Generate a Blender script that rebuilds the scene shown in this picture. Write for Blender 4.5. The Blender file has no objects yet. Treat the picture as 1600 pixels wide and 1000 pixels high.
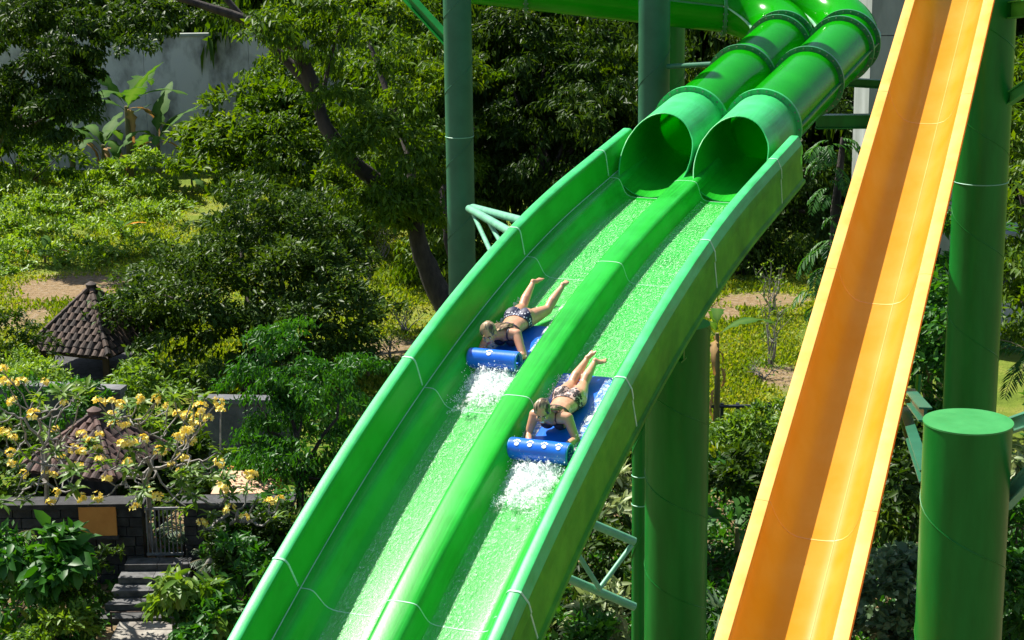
import bpy, bmesh, math, random
import numpy as np
from mathutils import Vector, Matrix, Euler, noise as mnoise

R = math.radians
rng = np.random.default_rng(7)
random.seed(7)
scene = bpy.context.scene
COL = scene.collection

# ------------------------------------------------------------------ camera
CAM_Z = 12.0
PITCH = 0.24444801
ROLL = -0.01196339
FPX = 3000.0
_f = Vector((0, math.cos(PITCH), -math.sin(PITCH)))
_u0 = Vector((0, math.sin(PITCH), math.cos(PITCH)))
_r0 = Vector((1, 0, 0))
CR = _r0 * math.cos(ROLL) + _u0 * math.sin(ROLL)
CU = _u0 * math.cos(ROLL) - _r0 * math.sin(ROLL)
CF = _f
CP = Vector((0, 0, CAM_Z))
cam_d = bpy.data.cameras.new('camera')
cam_d.sensor_width = 36.0
cam_d.lens = 36.0 * FPX / 1600.0
cam_d.clip_end = 2000
cam = bpy.data.objects.new('camera', cam_d)
COL.objects.link(cam)
m = Matrix((CR, CU, -CF)).transposed().to_4x4()
m.translation = CP
cam.matrix_world = m
scene.camera = cam

# ------------------------------------------------------------------ sky, sun, exposure
SUN = Vector((-0.46, 0.38, 0.80)).normalized()
world = bpy.data.worlds.new('World')
scene.world = world
world.use_nodes = True
wn = world.node_tree.nodes
wl = world.node_tree.links
bg = wn['Background']
sky = wn.new('ShaderNodeTexSky')
sky.sky_type = 'NISHITA'
sky.sun_disc = False
sky.sun_elevation = math.asin(SUN.z)
sky.sun_rotation = math.atan2(SUN.x, SUN.y)
wl.new(sky.outputs[0], bg.inputs['Color'])
bg.inputs['Strength'].default_value = 0.08
sun_d = bpy.data.lights.new('sun', 'SUN')
sun_d.energy = 5.0
sun_d.angle = R(0.5)
sun_d.color = (1.0, 0.95, 0.86)
sun = bpy.data.objects.new('sun', sun_d)
COL.objects.link(sun)
sun.rotation_euler = SUN.to_track_quat('Z', 'Y').to_euler()
scene.view_settings.view_transform = 'Standard'
scene.view_settings.look = 'None'
scene.view_settings.exposure = 1.15
scene.view_settings.gamma = 1.0
scene.view_settings.use_curve_mapping = False
scene.cycles.max_bounces = 10
scene.cycles.transparent_max_bounces = 16

# ------------------------------------------------------------------ placing helpers
def px(u, v, depth):
    """photo pixel at a distance along the view axis -> world point"""
    return CP + (CF + CR * ((u - 800) / FPX) + CU * ((500 - v) / FPX)) * depth

def gp(u, v, z=0.0):
    d = CF + CR * ((u - 800) / FPX) + CU * ((500 - v) / FPX)
    return CP + d * ((z - CAM_Z) / d.z)

def proj(P):
    q = P - CP
    d = q.dot(CF)
    return (800 + FPX * q.dot(CR) / d, 500 - FPX * q.dot(CU) / d, d)

# ------------------------------------------------------------------ object helpers
def tag(o, label=None, cat=None, group=None, kind=None):
    if label: o['label'] = label
    if cat: o['category'] = cat
    if group: o['group'] = group
    if kind: o['kind'] = kind
    return o

def empty(name, loc, label=None, cat=None, group=None, rz=0.0, kind=None):
    o = bpy.data.objects.new(name, None)
    o.empty_display_size = 0.2
    COL.objects.link(o)
    o.location = loc
    o.rotation_euler = (0, 0, rz)
    return tag(o, label, cat, group, kind)

def link(name, me, mat=None, parent=None, loc=None):
    o = bpy.data.objects.new(name, me)
    COL.objects.link(o)
    if mat is not None and len(me.materials) == 0:
        me.materials.append(mat)
    if parent is not None:
        o.parent = parent
    if loc is not None:
        o.location = loc
    return o

def copy_tree(o, parent=None):
    c = o.copy()
    COL.objects.link(c)
    c.parent = parent
    for ch in list(o.children):
        copy_tree(ch, c)
    return c

def np_mesh(name, V, F, attr=None, smooth=False):
    """V (n,3) array; F (m,k) array, all faces with k corners; attr: dict of point floats"""
    V = np.asarray(V, dtype=np.float32); F = np.asarray(F, dtype=np.int32)
    me = bpy.data.meshes.new(name)
    me.vertices.add(len(V)); me.vertices.foreach_set('co', V.ravel())
    k = F.shape[1]
    me.loops.add(F.size); me.loops.foreach_set('vertex_index', F.ravel())
    me.polygons.add(len(F)); me.polygons.foreach_set('loop_start', np.arange(0, F.size, k, dtype=np.int32))
    me.update(calc_edges=True)
    if attr:
        for kx, arr in attr.items():
            a = me.attributes.new(kx, 'FLOAT', 'POINT')
            a.data.foreach_set('value', np.asarray(arr, dtype=np.float32))
    if smooth:
        me.polygons.foreach_set('use_smooth', np.ones(len(F), dtype=bool))
    return me

class MB:
    """collects shapes, builds ONE mesh object"""
    def __init__(s): s.v = []; s.f = []
    def box(s, c, size, rot=None, taper=1.0):
        c = Vector(c); b = len(s.v); hx, hy, hz = size[0] / 2, size[1] / 2, size[2] / 2
        for sz in (-1, 1):
            t = taper if sz > 0 else 1.0
            for sx, sy in ((-1, -1), (1, -1), (1, 1), (-1, 1)):
                p = Vector((sx * hx * t, sy * hy * t, sz * hz))
                if rot is not None: p = rot @ p
                s.v.append(c + p)
        for q in ((0, 3, 2, 1), (4, 5, 6, 7), (0, 1, 5, 4), (1, 2, 6, 5), (2, 3, 7, 6), (3, 0, 4, 7)):
            s.f.append([b + i for i in q])
        return s
    def tube(s, pts, rad, seg=10, caps=True, closed=False):
        pts = [Vector(p) for p in pts]; n = len(pts)
        if not hasattr(rad, '__len__'): rad = [rad] * n
        up = None; base = len(s.v)
        for i, p in enumerate(pts):
            if closed: t = pts[(i + 1) % n] - pts[i - 1]
            elif i == 0: t = pts[1] - p
            elif i == n - 1: t = p - pts[i - 1]
            else: t = pts[i + 1] - pts[i - 1]
            t.normalize()
            if up is None:
                up = Vector((0, 0, 1)) if abs(t.z) < 0.9 else Vector((1, 0, 0))
            up = (up - t * up.dot(t)).normalized()
            sd = t.cross(up)
            for k in range(seg):
                a = 2 * math.pi * k / seg
                s.v.append(p + (up * math.cos(a) + sd * math.sin(a)) * rad[i])
        m_ = n if closed else n - 1
        for i in range(m_):
            j = (i + 1) % n
            for k in range(seg):
                k2 = (k + 1) % seg
                s.f.append([base + i * seg + k, base + i * seg + k2, base + j * seg + k2, base + j * seg + k])
        if caps and not closed:
            s.f.append([base + k for k in reversed(range(seg))])
            s.f.append([base + (n - 1) * seg + k for k in range(seg)])
        return s
    def poly(s, pts):
        b = len(s.v); s.v += [Vector(p) for p in pts]; s.f.append(list(range(b, b + len(pts)))); return s
    def prism(s, ring, d):
        b = len(s.v); n = len(ring); ring = [Vector(p) for p in ring]; d = Vector(d)
        s.v += ring + [p + d for p in ring]
        s.f.append([b + i for i in reversed(range(n))]); s.f.append([b + n + i for i in range(n)])
        for i in range(n):
            j = (i + 1) % n; s.f.append([b + i, b + j, b + n + j, b + n + i])
        return s
    def grid(s, rows, close=False):
        b = len(s.v); nr = len(rows); nc = len(rows[0])
        for r_ in rows: s.v += [Vector(p) for p in r_]
        for i in range(nr - 1):
            for j in range(nc if close else nc - 1):
                j2 = (j + 1) % nc
                s.f.append([b + i * nc + j, b + i * nc + j2, b + (i + 1) * nc + j2, b + (i + 1) * nc + j])
        return s
    def mesh(s, name, origin=None, smooth=None, fix=True):
        o = Vector(origin) if origin is not None else Vector()
        me = bpy.data.meshes.new(name)
        me.from_pydata([tuple(p - o) for p in s.v], [], s.f)
        if fix:
            bm = bmesh.new(); bm.from_mesh(me)
            bmesh.ops.recalc_face_normals(bm, faces=bm.faces); bm.to_mesh(me); bm.free()
        me.update()
        if smooth is not None:
            me.polygons.foreach_set('use_smooth', np.ones(len(me.polygons), dtype=bool))
            if smooth < 179: me.set_sharp_from_angle(angle=R(smooth))
        return me
    def build(s, name, mat, parent=None, origin=None, smooth=None, fix=True):
        """parent: geometry given in world space is moved into the (unrotated) parent's space"""
        if parent is not None and origin is None:
            origin = parent.location if parent.parent is None else parent.parent.location + parent.location
        me = s.mesh(name, origin, smooth, fix)
        o = link(name, me, mat, parent)
        if parent is None and origin is not None: o.location = origin
        return o

# ------------------------------------------------------------------ materials
MATS = {}
def new_mat(name):
    m = bpy.data.materials.new(name); m.use_nodes = True
    nt = m.node_tree
    return m, nt, nt.nodes['Principled BSDF'], nt.nodes['Material Output']

def N(nt, t, **kw):
    n = nt.nodes.new(t)
    for k, v in kw.items():
        if k in n.inputs: n.inputs[k].default_value = v
        else: setattr(n, k, v)
    return n

def ramp(nt, stops):
    n = nt.nodes.new('ShaderNodeValToRGB'); cr = n.color_ramp
    while len(cr.elements) < len(stops): cr.elements.new(0.5)
    for e, (p, c) in zip(cr.elements, stops):
        e.position = p; e.color = tuple(c) + (1,) if len(c) == 3 else c
    return n

def noisy(name, c1, c2, scale=6.0, rough=0.5, bump=0.0, bscale=40.0, spec=0.5, coat=0.0, stretch=None, detail=6, metal=0.0, trans=0.0, lo=0.35, hi=0.68, coords='Object', streak=0.0, srot=0.37708191):
    """principled surface whose colour wanders between two tones"""
    if name in MATS: return MATS[name]
    m, nt, b, out = new_mat(name)
    tc = N(nt, 'ShaderNodeTexCoord'); mp = N(nt, 'ShaderNodeMapping')
    if stretch: mp.inputs['Scale'].default_value = stretch
    nt.links.new(tc.outputs[coords], mp.inputs[0])
    n1 = N(nt, 'ShaderNodeTexNoise', Scale=scale, Detail=detail, Roughness=0.6)
    nt.links.new(mp.outputs[0], n1.inputs['Vector'])
    rp = ramp(nt, [(lo, c1), (hi, c2)])
    nt.links.new(n1.outputs['Fac'], rp.inputs[0]); nt.links.new(rp.outputs[0], b.inputs['Base Color'])
    if streak > 0:   # run marks and scuffs drawn out along the slide
        mr = N(nt, 'ShaderNodeMapping'); mr.inputs['Rotation'].default_value = (0, 0, srot); nt.links.new(tc.outputs[coords], mr.inputs[0])
        ms = N(nt, 'ShaderNodeMapping'); ms.inputs['Scale'].default_value = (1, .035, .035); nt.links.new(mr.outputs[0], ms.inputs[0])
        n3 = N(nt, 'ShaderNodeTexNoise', Scale=42, Detail=5, Roughness=.7); nt.links.new(ms.outputs[0], n3.inputs['Vector'])
        n4 = N(nt, 'ShaderNodeTexNoise', Scale=1.3, Detail=3); nt.links.new(tc.outputs[coords], n4.inputs['Vector'])
        mm = N(nt, 'ShaderNodeMath', operation='MULTIPLY'); nt.links.new(n3.outputs['Fac'], mm.inputs[0]); nt.links.new(n4.outputs['Fac'], mm.inputs[1])
        r3 = ramp(nt, [(.22, (1, 1, 1)), (.40, (1 - 6 * streak,) * 3)]); nt.links.new(mm.outputs[0], r3.inputs[0])
        mx3 = N(nt, 'ShaderNodeMix', data_type='RGBA', blend_type='MULTIPLY'); mx3.inputs[0].default_value = 1.0
        nt.links.new(rp.outputs[0], mx3.inputs[6]); nt.links.new(r3.outputs[0], mx3.inputs[7]); nt.links.new(mx3.outputs[2], b.inputs['Base Color'])
        rr_ = N(nt, 'ShaderNodeMapRange'); rr_.inputs['To Min'].default_value = rough - .06; rr_.inputs['To Max'].default_value = rough + .3; nt.links.new(mm.outputs[0], rr_.inputs['Value'])
    b.inputs['Roughness'].default_value = rough
    b.inputs['Specular IOR Level'].default_value = spec
    b.inputs['Metallic'].default_value = metal
    b.inputs['Coat Weight'].default_value = coat
    b.inputs['Coat Roughness'].default_value = 0.12
    if bump > 0:
        n2 = N(nt, 'ShaderNodeTexNoise', Scale=bscale, Detail=5, Roughness=0.65)
        nt.links.new(mp.outputs[0], n2.inputs['Vector'])
        bp = N(nt, 'ShaderNodeBump', Strength=bump, Distance=0.02)
        nt.links.new(n2.outputs['Fac'], bp.inputs['Height']); nt.links.new(bp.outputs[0], b.inputs['Normal'])
    if trans > 0:
        tr = N(nt, 'ShaderNodeBsdfTranslucent'); nt.links.new(rp.outputs[0], tr.inputs['Color'])
        mx = N(nt, 'ShaderNodeMixShader'); mx.inputs[0].default_value = trans
        nt.links.new(b.outputs[0], mx.inputs[1]); nt.links.new(tr.outputs[0], mx.inputs[2]); nt.links.new(mx.outputs[0], out.inputs[0])
    MATS[name] = m
    return m

def leaf_mat(name, cols, trans=0.35, rough=0.45, spec=0.28):
    """foliage: leaf to leaf colour variation by the point value rnd, thin translucent blades"""
    if name in MATS: return MATS[name]
    m, nt, b, out = new_mat(name)
    at = N(nt, 'ShaderNodeAttribute', attribute_name='rnd')
    k = len(cols); rp = ramp(nt, [(i / max(1, k - 1), c) for i, c in enumerate(cols)])
    nt.links.new(at.outputs['Fac'], rp.inputs[0]); nt.links.new(rp.outputs[0], b.inputs['Base Color'])
    b.inputs['Roughness'].default_value = rough; b.inputs['Specular IOR Level'].default_value = spec
    hs = N(nt, 'ShaderNodeHueSaturation', Hue=0.485, Saturation=1.1, Value=1.5)
    nt.links.new(rp.outputs[0], hs.inputs['Color'])
    tr = N(nt, 'ShaderNodeBsdfTranslucent'); nt.links.new(hs.outputs[0], tr.inputs['Color'])
    mx = N(nt, 'ShaderNodeMixShader'); mx.inputs[0].default_value = trans
    nt.links.new(b.outputs[0], mx.inputs[1]); nt.links.new(tr.outputs[0], mx.inputs[2]); nt.links.new(mx.outputs[0], out.inputs[0])
    MATS[name] = m
    return m

# fibreglass of the green slide
M_FRP = noisy('green_fibreglass', (0.018, 0.43, 0.022), (0.028, 0.49, 0.036), scale=2.2, rough=0.34, bump=0.03, bscale=30, spec=0.22, trans=.3, streak=.05)
M_FRP_RIM = noisy('green_fibreglass_weathered_sunlit', (0.025, 0.40, 0.09), (0.05, 0.48, 0.15), scale=5, rough=0.45, bump=0.08, bscale=60, spec=0.3, streak=.06)  # dusty mint tint, with sunlight on the rim put into the colour
M_FRP_OUT = noisy('green_fibreglass_outside', (0.035, 0.25, 0.014), (0.085, 0.36, 0.024), scale=3, rough=0.5, bump=0.1, bscale=50, spec=0.3, trans=.3, streak=.08)  # orange light bounced off the neighbouring slide is put into this yellower green
M_SEAM = noisy('joint_sealant', (0.22, 0.55, 0.32), (0.42, 0.68, 0.48), scale=9, rough=0.6)
M_TUBE = noisy('green_tube_gloss', (0.008, 0.50, 0.002), (0.016, 0.58, 0.006), scale=1.5, rough=0.15, spec=0.3, trans=0.6, lo=0.3, hi=0.7)
M_FLANGE = noisy('green_flange_paint', (0.008, 0.14, 0.035), (0.02, 0.22, 0.07), scale=9, rough=0.45, bump=0.1)
M_BOLT = noisy('bolt_steel', (0.12, 0.16, 0.13), (0.35, 0.38, 0.34), scale=20, rough=0.4, metal=0.6)
M_COL = noisy('column_green_paint', (0.001, 0.095, 0.008), (0.004, 0.155, 0.018), scale=3.5, stretch=(1, 1, .18), rough=0.36, bump=0.05, bscale=25, spec=0.22)
M_COLB = noisy('column_faded_green_paint', (0.008, 0.085, 0.040), (0.016, 0.12, 0.060), scale=2.2, rough=0.5, bump=0.06, bscale=40, spec=0.35)
M_TRUSS = noisy('truss_pale_green_paint', (0.08, 0.28, 0.17), (0.14, 0.38, 0.24), scale=6, rough=0.5, bump=0.05)
M_ORANGE = noisy('orange_fibreglass', (0.88, 0.38, 0.02), (0.92, 0.45, 0.06), scale=1.8, rough=0.32, bump=0.03, bscale=22, spec=.25, trans=.5, stretch=(1, 1, 1))
M_ORIM = noisy('orange_fibreglass_rim', (0.74, 0.34, 0.045), (0.82, 0.44, 0.10), scale=3, rough=0.45, bump=0.04)
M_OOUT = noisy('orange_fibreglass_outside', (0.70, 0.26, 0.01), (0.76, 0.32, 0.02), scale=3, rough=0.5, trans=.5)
M_CONC = noisy('stained_concrete', (0.09, 0.088, 0.08), (0.46, 0.45, 0.43), scale=0.9, rough=0.9, bump=0.3, bscale=8, detail=9, lo=0.3, hi=0.52, stretch=(1, 1, 0.55))
M_CONC2 = noisy('greenish_concrete', (0.13, 0.15, 0.125), (0.30, 0.33, 0.30), scale=0.9, rough=0.9, bump=0.3, bscale=12, detail=9, stretch=(1, 1, 0.3))
M_STONE = noisy('dark_lava_stone', (0.011, 0.011, 0.011), (0.038, 0.038, 0.039), scale=7, rough=0.85, bump=0.5, bscale=30)
M_STEP = noisy('grey_step_stone', (0.04, 0.04, 0.04), (0.11, 0.11, 0.11), scale=6, rough=0.85, bump=0.4, bscale=40)
M_GREYWALL = noisy('grey_garden_wall', (0.07, 0.072, 0.075), (0.15, 0.15, 0.155), scale=3, rough=0.9, bump=0.3, bscale=25)
M_TILE = noisy('old_roof_tile', (0.035, 0.024, 0.017), (0.13, 0.072, 0.045), scale=3.0, rough=0.8, bump=0.3, bscale=30, lo=0.3, hi=0.75)
M_TILE2 = noisy('dark_roof_tile', (0.045, 0.028, 0.024), (0.15, 0.07, 0.05), scale=3.0, rough=0.8, bump=0.3, bscale=30, lo=0.3, hi=0.75)
M_WOOD = noisy('dark_post_wood', (0.03, 0.018, 0.012), (0.08, 0.045, 0.03), scale=8, rough=0.8, stretch=(1, 1, 0.2))
M_BARK = noisy('bark', (0.014, 0.010, 0.008), (0.055, 0.042, 0.032), scale=5, rough=0.9, bump=0.8, bscale=18, stretch=(1, 1, 0.35))
M_BARKG = noisy('grey_plumeria_bark', (0.13, 0.12, 0.105), (0.30, 0.28, 0.25), scale=8, rough=0.85, bump=0.3, bscale=30)
M_PLASTER = noisy('orange_plaster', (0.50, 0.20, 0.04), (0.62, 0.27, 0.06), scale=3, rough=0.85, bump=0.15)
M_PEACH = noisy('peach_canvas', (0.50, 0.28, 0.16), (0.58, 0.36, 0.23), scale=4, rough=0.8)
M_IRON = noisy('grey_gate_iron', (0.10, 0.10, 0.105), (0.22, 0.22, 0.23), scale=8, rough=0.6)
M_REDROOF = noisy('far_red_roof', (0.30, 0.09, 0.05), (0.48, 0.17, 0.10), scale=2, rough=0.8)

def vary(m, lo, hi):
    nt = m.node_tree; b = nt.nodes['Principled BSDF']; src = b.inputs['Base Color'].links[0].from_socket
    oi = N(nt, 'ShaderNodeObjectInfo'); mr = N(nt, 'ShaderNodeMapRange'); mr.inputs['To Min'].default_value = lo; mr.inputs['To Max'].default_value = hi
    nt.links.new(oi.outputs['Random'], mr.inputs['Value']); hs = N(nt, 'ShaderNodeHueSaturation'); nt.links.new(mr.outputs[0], hs.inputs['Value']); nt.links.new(src, hs.inputs['Color']); nt.links.new(hs.outputs[0], b.inputs['Base Color'])
for m_ in (M_TILE, M_TILE2): vary(m_, .3, 1.35)
for m_ in (M_STONE, M_STEP): vary(m_, .6, 1.5)
L_DARK = leaf_mat('leaf_dark', [(0.011, 0.030, 0.004), (0.028, 0.066, 0.007), (0.065, 0.112, 0.012)], trans=0.34, rough=0.45, spec=.13)
L_MID = leaf_mat('leaf_mid', [(0.022, 0.060, 0.006), (0.060, 0.128, 0.010), (0.130, 0.195, 0.018)], trans=0.42, spec=.14)
L_LIME = leaf_mat('leaf_lime', [(0.05, 0.12, 0.012), (0.10, 0.20, 0.020), (0.18, 0.27, 0.035)], trans=0.4)
L_FRESH = leaf_mat('leaf_fresh', [(0.014, 0.075, 0.008), (0.03, 0.125, 0.012), (0.055, 0.165, 0.02)], trans=0.36)
L_GLOSSY = leaf_mat('leaf_glossy', [(0.016, 0.042, 0.005), (0.038, 0.082, 0.009), (0.075, 0.128, 0.014)], trans=0.3, rough=0.42, spec=0.14)
L_BANANA = leaf_mat('leaf_banana', [(0.025, 0.085, 0.012), (0.05, 0.13, 0.018), (0.09, 0.17, 0.03)], trans=0.4, spec=.1, rough=.6)
L_DRY = leaf_mat('leaf_dry', [(0.16, 0.09, 0.03), (0.28, 0.17, 0.06), (0.40, 0.24, 0.08)], trans=0.3, rough=0.7)
L_VARI = leaf_mat('leaf_variegated', [(0.04, 0.10, 0.02), (0.22, 0.28, 0.10), (0.60, 0.62, 0.36)], trans=0.3)
L_SAGE = leaf_mat('leaf_sage', [(0.03, 0.07, 0.03), (0.06, 0.115, 0.05), (0.11, 0.17, 0.075)], trans=0.2)
L_GRASS = leaf_mat('grass_blade', [(0.11, 0.19, 0.012), (0.20, 0.28, 0.020), (0.34, 0.34, 0.05)], trans=0.35, rough=0.6)
L_CREEP = leaf_mat('creeper_leaf', [(0.06, 0.15, 0.014), (0.15, 0.27, 0.026), (0.28, 0.38, 0.055)], trans=0.35)
M_PETAL = leaf_mat('yellow_petal', [(0.80, 0.58, 0.06), (0.86, 0.71, 0.15), (0.88, 0.79, 0.33)], trans=0.15, rough=0.6)

# ================================================================== GREEN TWIN SLIDE
PSI = 0.37708191
DV = Vector((-math.sin(PSI), -math.cos(PSI), 0))
CRS = Vector((math.cos(PSI), -math.sin(PSI), 0))
J1 = Vector((0.29528, 17.0, CAM_Z)) + DV * (-1.792) + Vector((0, 0, -3.786))
def slope_at(a):
    if a < -1.8: return R(6.5)
    return R(6.5 + 2.6 * (a + 1.8)) if a < 10 else R(6.5 + 2.6 * 11.8)
_tab = {}
_step = 0.05
def _build_tab():
    x, z = 0.0, 0.0
    _tab[0] = (0.0, 0.0)
    for i in range(1, 300):
        s = slope_at((i - 0.5) * _step); x += math.cos(s) * _step; z -= math.sin(s) * _step; _tab[i] = (x, z)
    x, z = 0.0, 0.0
    for i in range(-1, -400, -1):
        s = slope_at((i + 0.5) * _step); x -= math.cos(s) * _step; z += math.sin(s) * _step; _tab[i] = (x, z)
_build_tab()
def sframe(a):
    k = a / _step; i = math.floor(k); f = k - i
    x0_, z0_ = _tab[i]; x1_, z1_ = _tab[i + 1]
    C = J1 + DV * (x0_ + (x1_ - x0_) * f) + Vector((0, 0, z0_ + (z1_ - z0_) * f))
    s = slope_at(a)
    t = DV * math.cos(s) - Vector((0, 0, 1)) * math.sin(s)
    n = Vector((0, 0, 1)) * math.cos(s) + DV * math.sin(s)
    return C, t, n
def sp(a, u, v):
    C, t, n = sframe(a)
    return C + CRS * u + n * v
def lane_a(u, v, pixel):
    """station whose lane point falls nearest a photo pixel"""
    best = None
    for i in range(-600, 1100):
        q = proj(sp(i * 0.01, u, v)); d = (q[0] - pixel[0]) ** 2 + (q[1] - pixel[1]) ** 2
        if best is None or d < best[0]: best = (d, i * 0.01)
    return best[1]

half = [(0, -.300), (.07, -.302), (.10, -.306), (.123, -.316), (.138, -.335), (.150, -.37), (.168, -.44), (.185, -.485), (.205, -.508), (.24, -.524), (.30, -.53),
        (.45, -.532), (.60, -.53), (.65, -.522), (.69, -.502), (.715, -.47), (.74, -.41), (.762, -.355), (.778, -.330), (.80, -.316), (.825, -.312), (.884, -.312)]
chute_prof = [(-x, y) for x, y in reversed(half[1:])] + half
chute_loop = [(-.884, -.35)] + chute_prof + [(.884, -.35)]
wall_prof = [(.889, -.315), (.905, -.29), (.928, -.06), (.936, -.03), (.95, -.010), (.968, 0), (1.035, 0), (1.05, -.006), (1.088, -.10), (1.094, -.115), (1.098, -.215), (1.088, -.225),
             (1.100, -.50), (1.128, -.515), (1.132, -.548), (1.105, -.562), (1.06, -.565)]

def sweep_section(loop, a0, a1, n=10, end_caps=True, gap=0.0015):
    mb = MB(); rows = []
    for i in range(n + 1):
        a = a0 + gap + (a1 - a0 - 2 * gap) * i / n
        C, t, nn = sframe(a)
        rows.append([C + CRS * u + nn * v for u, v in loop])
    mb.grid(rows)
    return mb

def seam_strip(prof, a, w=0.016, h=0.004):
    """thin bead of sealant lying on the joint, proud of the surface"""
    mb = MB(); rows = []
    pts = []
    for i, (u, v) in enumerate(prof):
        p0 = prof[max(0, i - 1)]; p1 = prof[min(len(prof) - 1, i + 1)]
        tx, ty = p1[0] - p0[0], p1[1] - p0[1]; L = math.hypot(tx, ty) or 1
        nx, ny = -ty / L, tx / L
        pts.append((u, v, nx, ny))
    for da, hh in ((-w / 2, -.002), (-w / 2, h), (w / 2, h), (w / 2, -.002)):
        rows.append([sp(a + da, u + nx * hh, v + ny * hh) for u, v, nx, ny in pts])
    return mb.grid(rows)

slide = empty('water_slide', sp(2.71, 0, -.6), 'long green twin-lane open water slide carrying two riders on blue mats', 'water slide')
M_LANE = None
def lane_material():
    m, nt, b, out = new_mat('green_lane_running_water')
    tc = N(nt, 'ShaderNodeTexCoord')
    mp = N(nt, 'ShaderNodeMapping'); mp.inputs['Rotation'].default_value = (0, 0, PSI); nt.links.new(tc.outputs['Object'], mp.inputs[0])
    n1 = N(nt, 'ShaderNodeTexNoise', Scale=2.5, Detail=5); nt.links.new(mp.outputs[0], n1.inputs['Vector'])
    rp = ramp(nt, [(.35, (.004, .37, .045)), (.68, (.015, .46, .09))]); nt.links.new(n1.outputs['Fac'], rp.inputs[0])
    nt.links.new(rp.outputs[0], b.inputs['Base Color'])
    b.inputs['Roughness'].default_value = .35
    MATS['lane'] = m
    return m
M_FRP_CH = noisy('green_chute_fibreglass', (0.016, 0.43, 0.028), (0.03, 0.50, 0.055), scale=2.4, rough=0.32, bump=0.05, bscale=45, spec=0.25, trans=.25, streak=.06)
STATIONS = [-3.72, -2.71, 0.0, 2.71, 5.42, 8.13, 10.84]
for i in range(len(STATIONS) - 1):
    a0, a1 = STATIONS[i], STATIONS[i + 1]
    n = max(6, int((a1 - a0) / 0.22))
    sweep_section(chute_loop, a0, a1, n).build('chute_section', M_FRP_CH, slide, smooth=50)
    for sgn in (-1, 1):
        w = sweep_section([(sgn * u, v) for u, v in wall_prof], a0, a1, n)
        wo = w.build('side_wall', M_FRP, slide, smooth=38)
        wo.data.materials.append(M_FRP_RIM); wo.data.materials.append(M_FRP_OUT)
        # rim top tinted dusty and sunlit, outer face yellowed for bounced orange light
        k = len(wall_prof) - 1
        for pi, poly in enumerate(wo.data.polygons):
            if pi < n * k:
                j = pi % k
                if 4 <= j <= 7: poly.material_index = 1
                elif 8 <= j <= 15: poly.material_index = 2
    if i > 0:
        seam_strip(chute_prof, a0, w=.009, h=.003).build('joint_seam', M_SEAM, slide, smooth=40)
        for sgn in (-1, 1):
            pr = wall_prof[1:13] if sgn > 0 else [(-u, v) for u, v in reversed(wall_prof[1:13])]
            seam_strip(pr, a0, w=0.018, h=0.006).build('joint_seam', M_SEAM, slide, smooth=40)
# long sealant lines where the side walls sit on the chute
for sgn in (-1, 1):
    mb = MB(); mb.tube([sp(a, sgn * .8875, -.3125) for a in np.arange(-3.6, 10.8, .3)], .0055, 6)
    mb.build('wall_seam', M_SEAM, slide, smooth=60)

# ---------------------------------------------------------------- the two tubes that feed the lanes
TR = 0.41
def lane_u(s): return s * .44
def find_a(u, v, target):
    best = None
    for i in range(-1900, -100):
        q = proj(sp(i * 0.01, u, v)); d = (q[0] - target[0]) ** 2 + (q[1] - target[1]) ** 2
        if best is None or d < best[0]: best = (d, i * .01)
    return best[1]
A_F1 = find_a(.44, -.12, (1189, 195))
SEC = 2.71

def tube_shell(path, r, seg=48, thick=.012, phi0=0, phi1=2 * math.pi):
    """path: list of (center, side, up); closed shell with thickness"""
    mb = MB(); full = abs(phi1 - phi0 - 2 * math.pi) < 1e-6
    ns = seg if full else seg + 1
    rows_o = []; rows_i = []
    for C, sd, up in path:
        ph = [phi0 + (phi1 - phi0) * k / seg for k in range(ns)]
        rows_o.append([C + (up * math.cos(q) + sd * math.sin(q)) * r for q in ph])
        rows_i.append([C + (up * math.cos(q) + sd * math.sin(q)) * (r - thick) for q in ph])
    mb.grid(rows_o, close=full); mb.grid([list(x) for x in rows_i[::-1]], close=full)
    mb.grid([rows_o[0], rows_i[0]], close=full); mb.grid([rows_i[-1], rows_o[-1]], close=full)
    return mb

def ring_mesh(C, t, sd, up, r0, r1, w, seg=48):
    mb = MB(); rows = []
    for rr, ww in ((r0, -w / 2), (r1, -w / 2), (r1, w / 2), (r0, w / 2), (r0, -w / 2)):
        rows.append([C + t * ww + (up * math.cos(2 * math.pi * k / seg) + sd * math.sin(2 * math.pi * k / seg)) * rr for k in range(seg)])
    return mb.grid(rows, close=True)

def bolts_mesh(C, t, sd, up, r, w, n=26):
    mb = MB()
    for k in range(n):
        q = 2 * math.pi * (k + .5) / n
        c = C + (up * math.cos(q) + sd * math.sin(q)) * r
        mb.tube([c - t * (w / 2 + .014), c + t * (w / 2 + .014)], .011, 6)
    return mb

def straight_frames(uc, vc, a0, a1, n):
    out = []
    for i in range(n + 1):
        a = a0 + (a1 - a0) * i / n
        C, t, nn = sframe(a)
        out.append((C + CRS * uc + nn * vc, CRS, nn))
    return out

def flange(parent, fr, t, r_out=.472, mat=None):
    C, sd, up = fr
    fo = ring_mesh(C, t, sd, up, TR - .002, r_out, .044).build('flange', mat or M_FLANGE, parent, smooth=40)
    bl = bolts_mesh(C, t, sd, up, (TR + r_out) / 2 + .004, .044).build('bolt', M_BOLT, None, origin=parent.location)
    bl.location = (0, 0, 0); bl.parent = fo; bl['kind'] = 'stuff'

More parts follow.
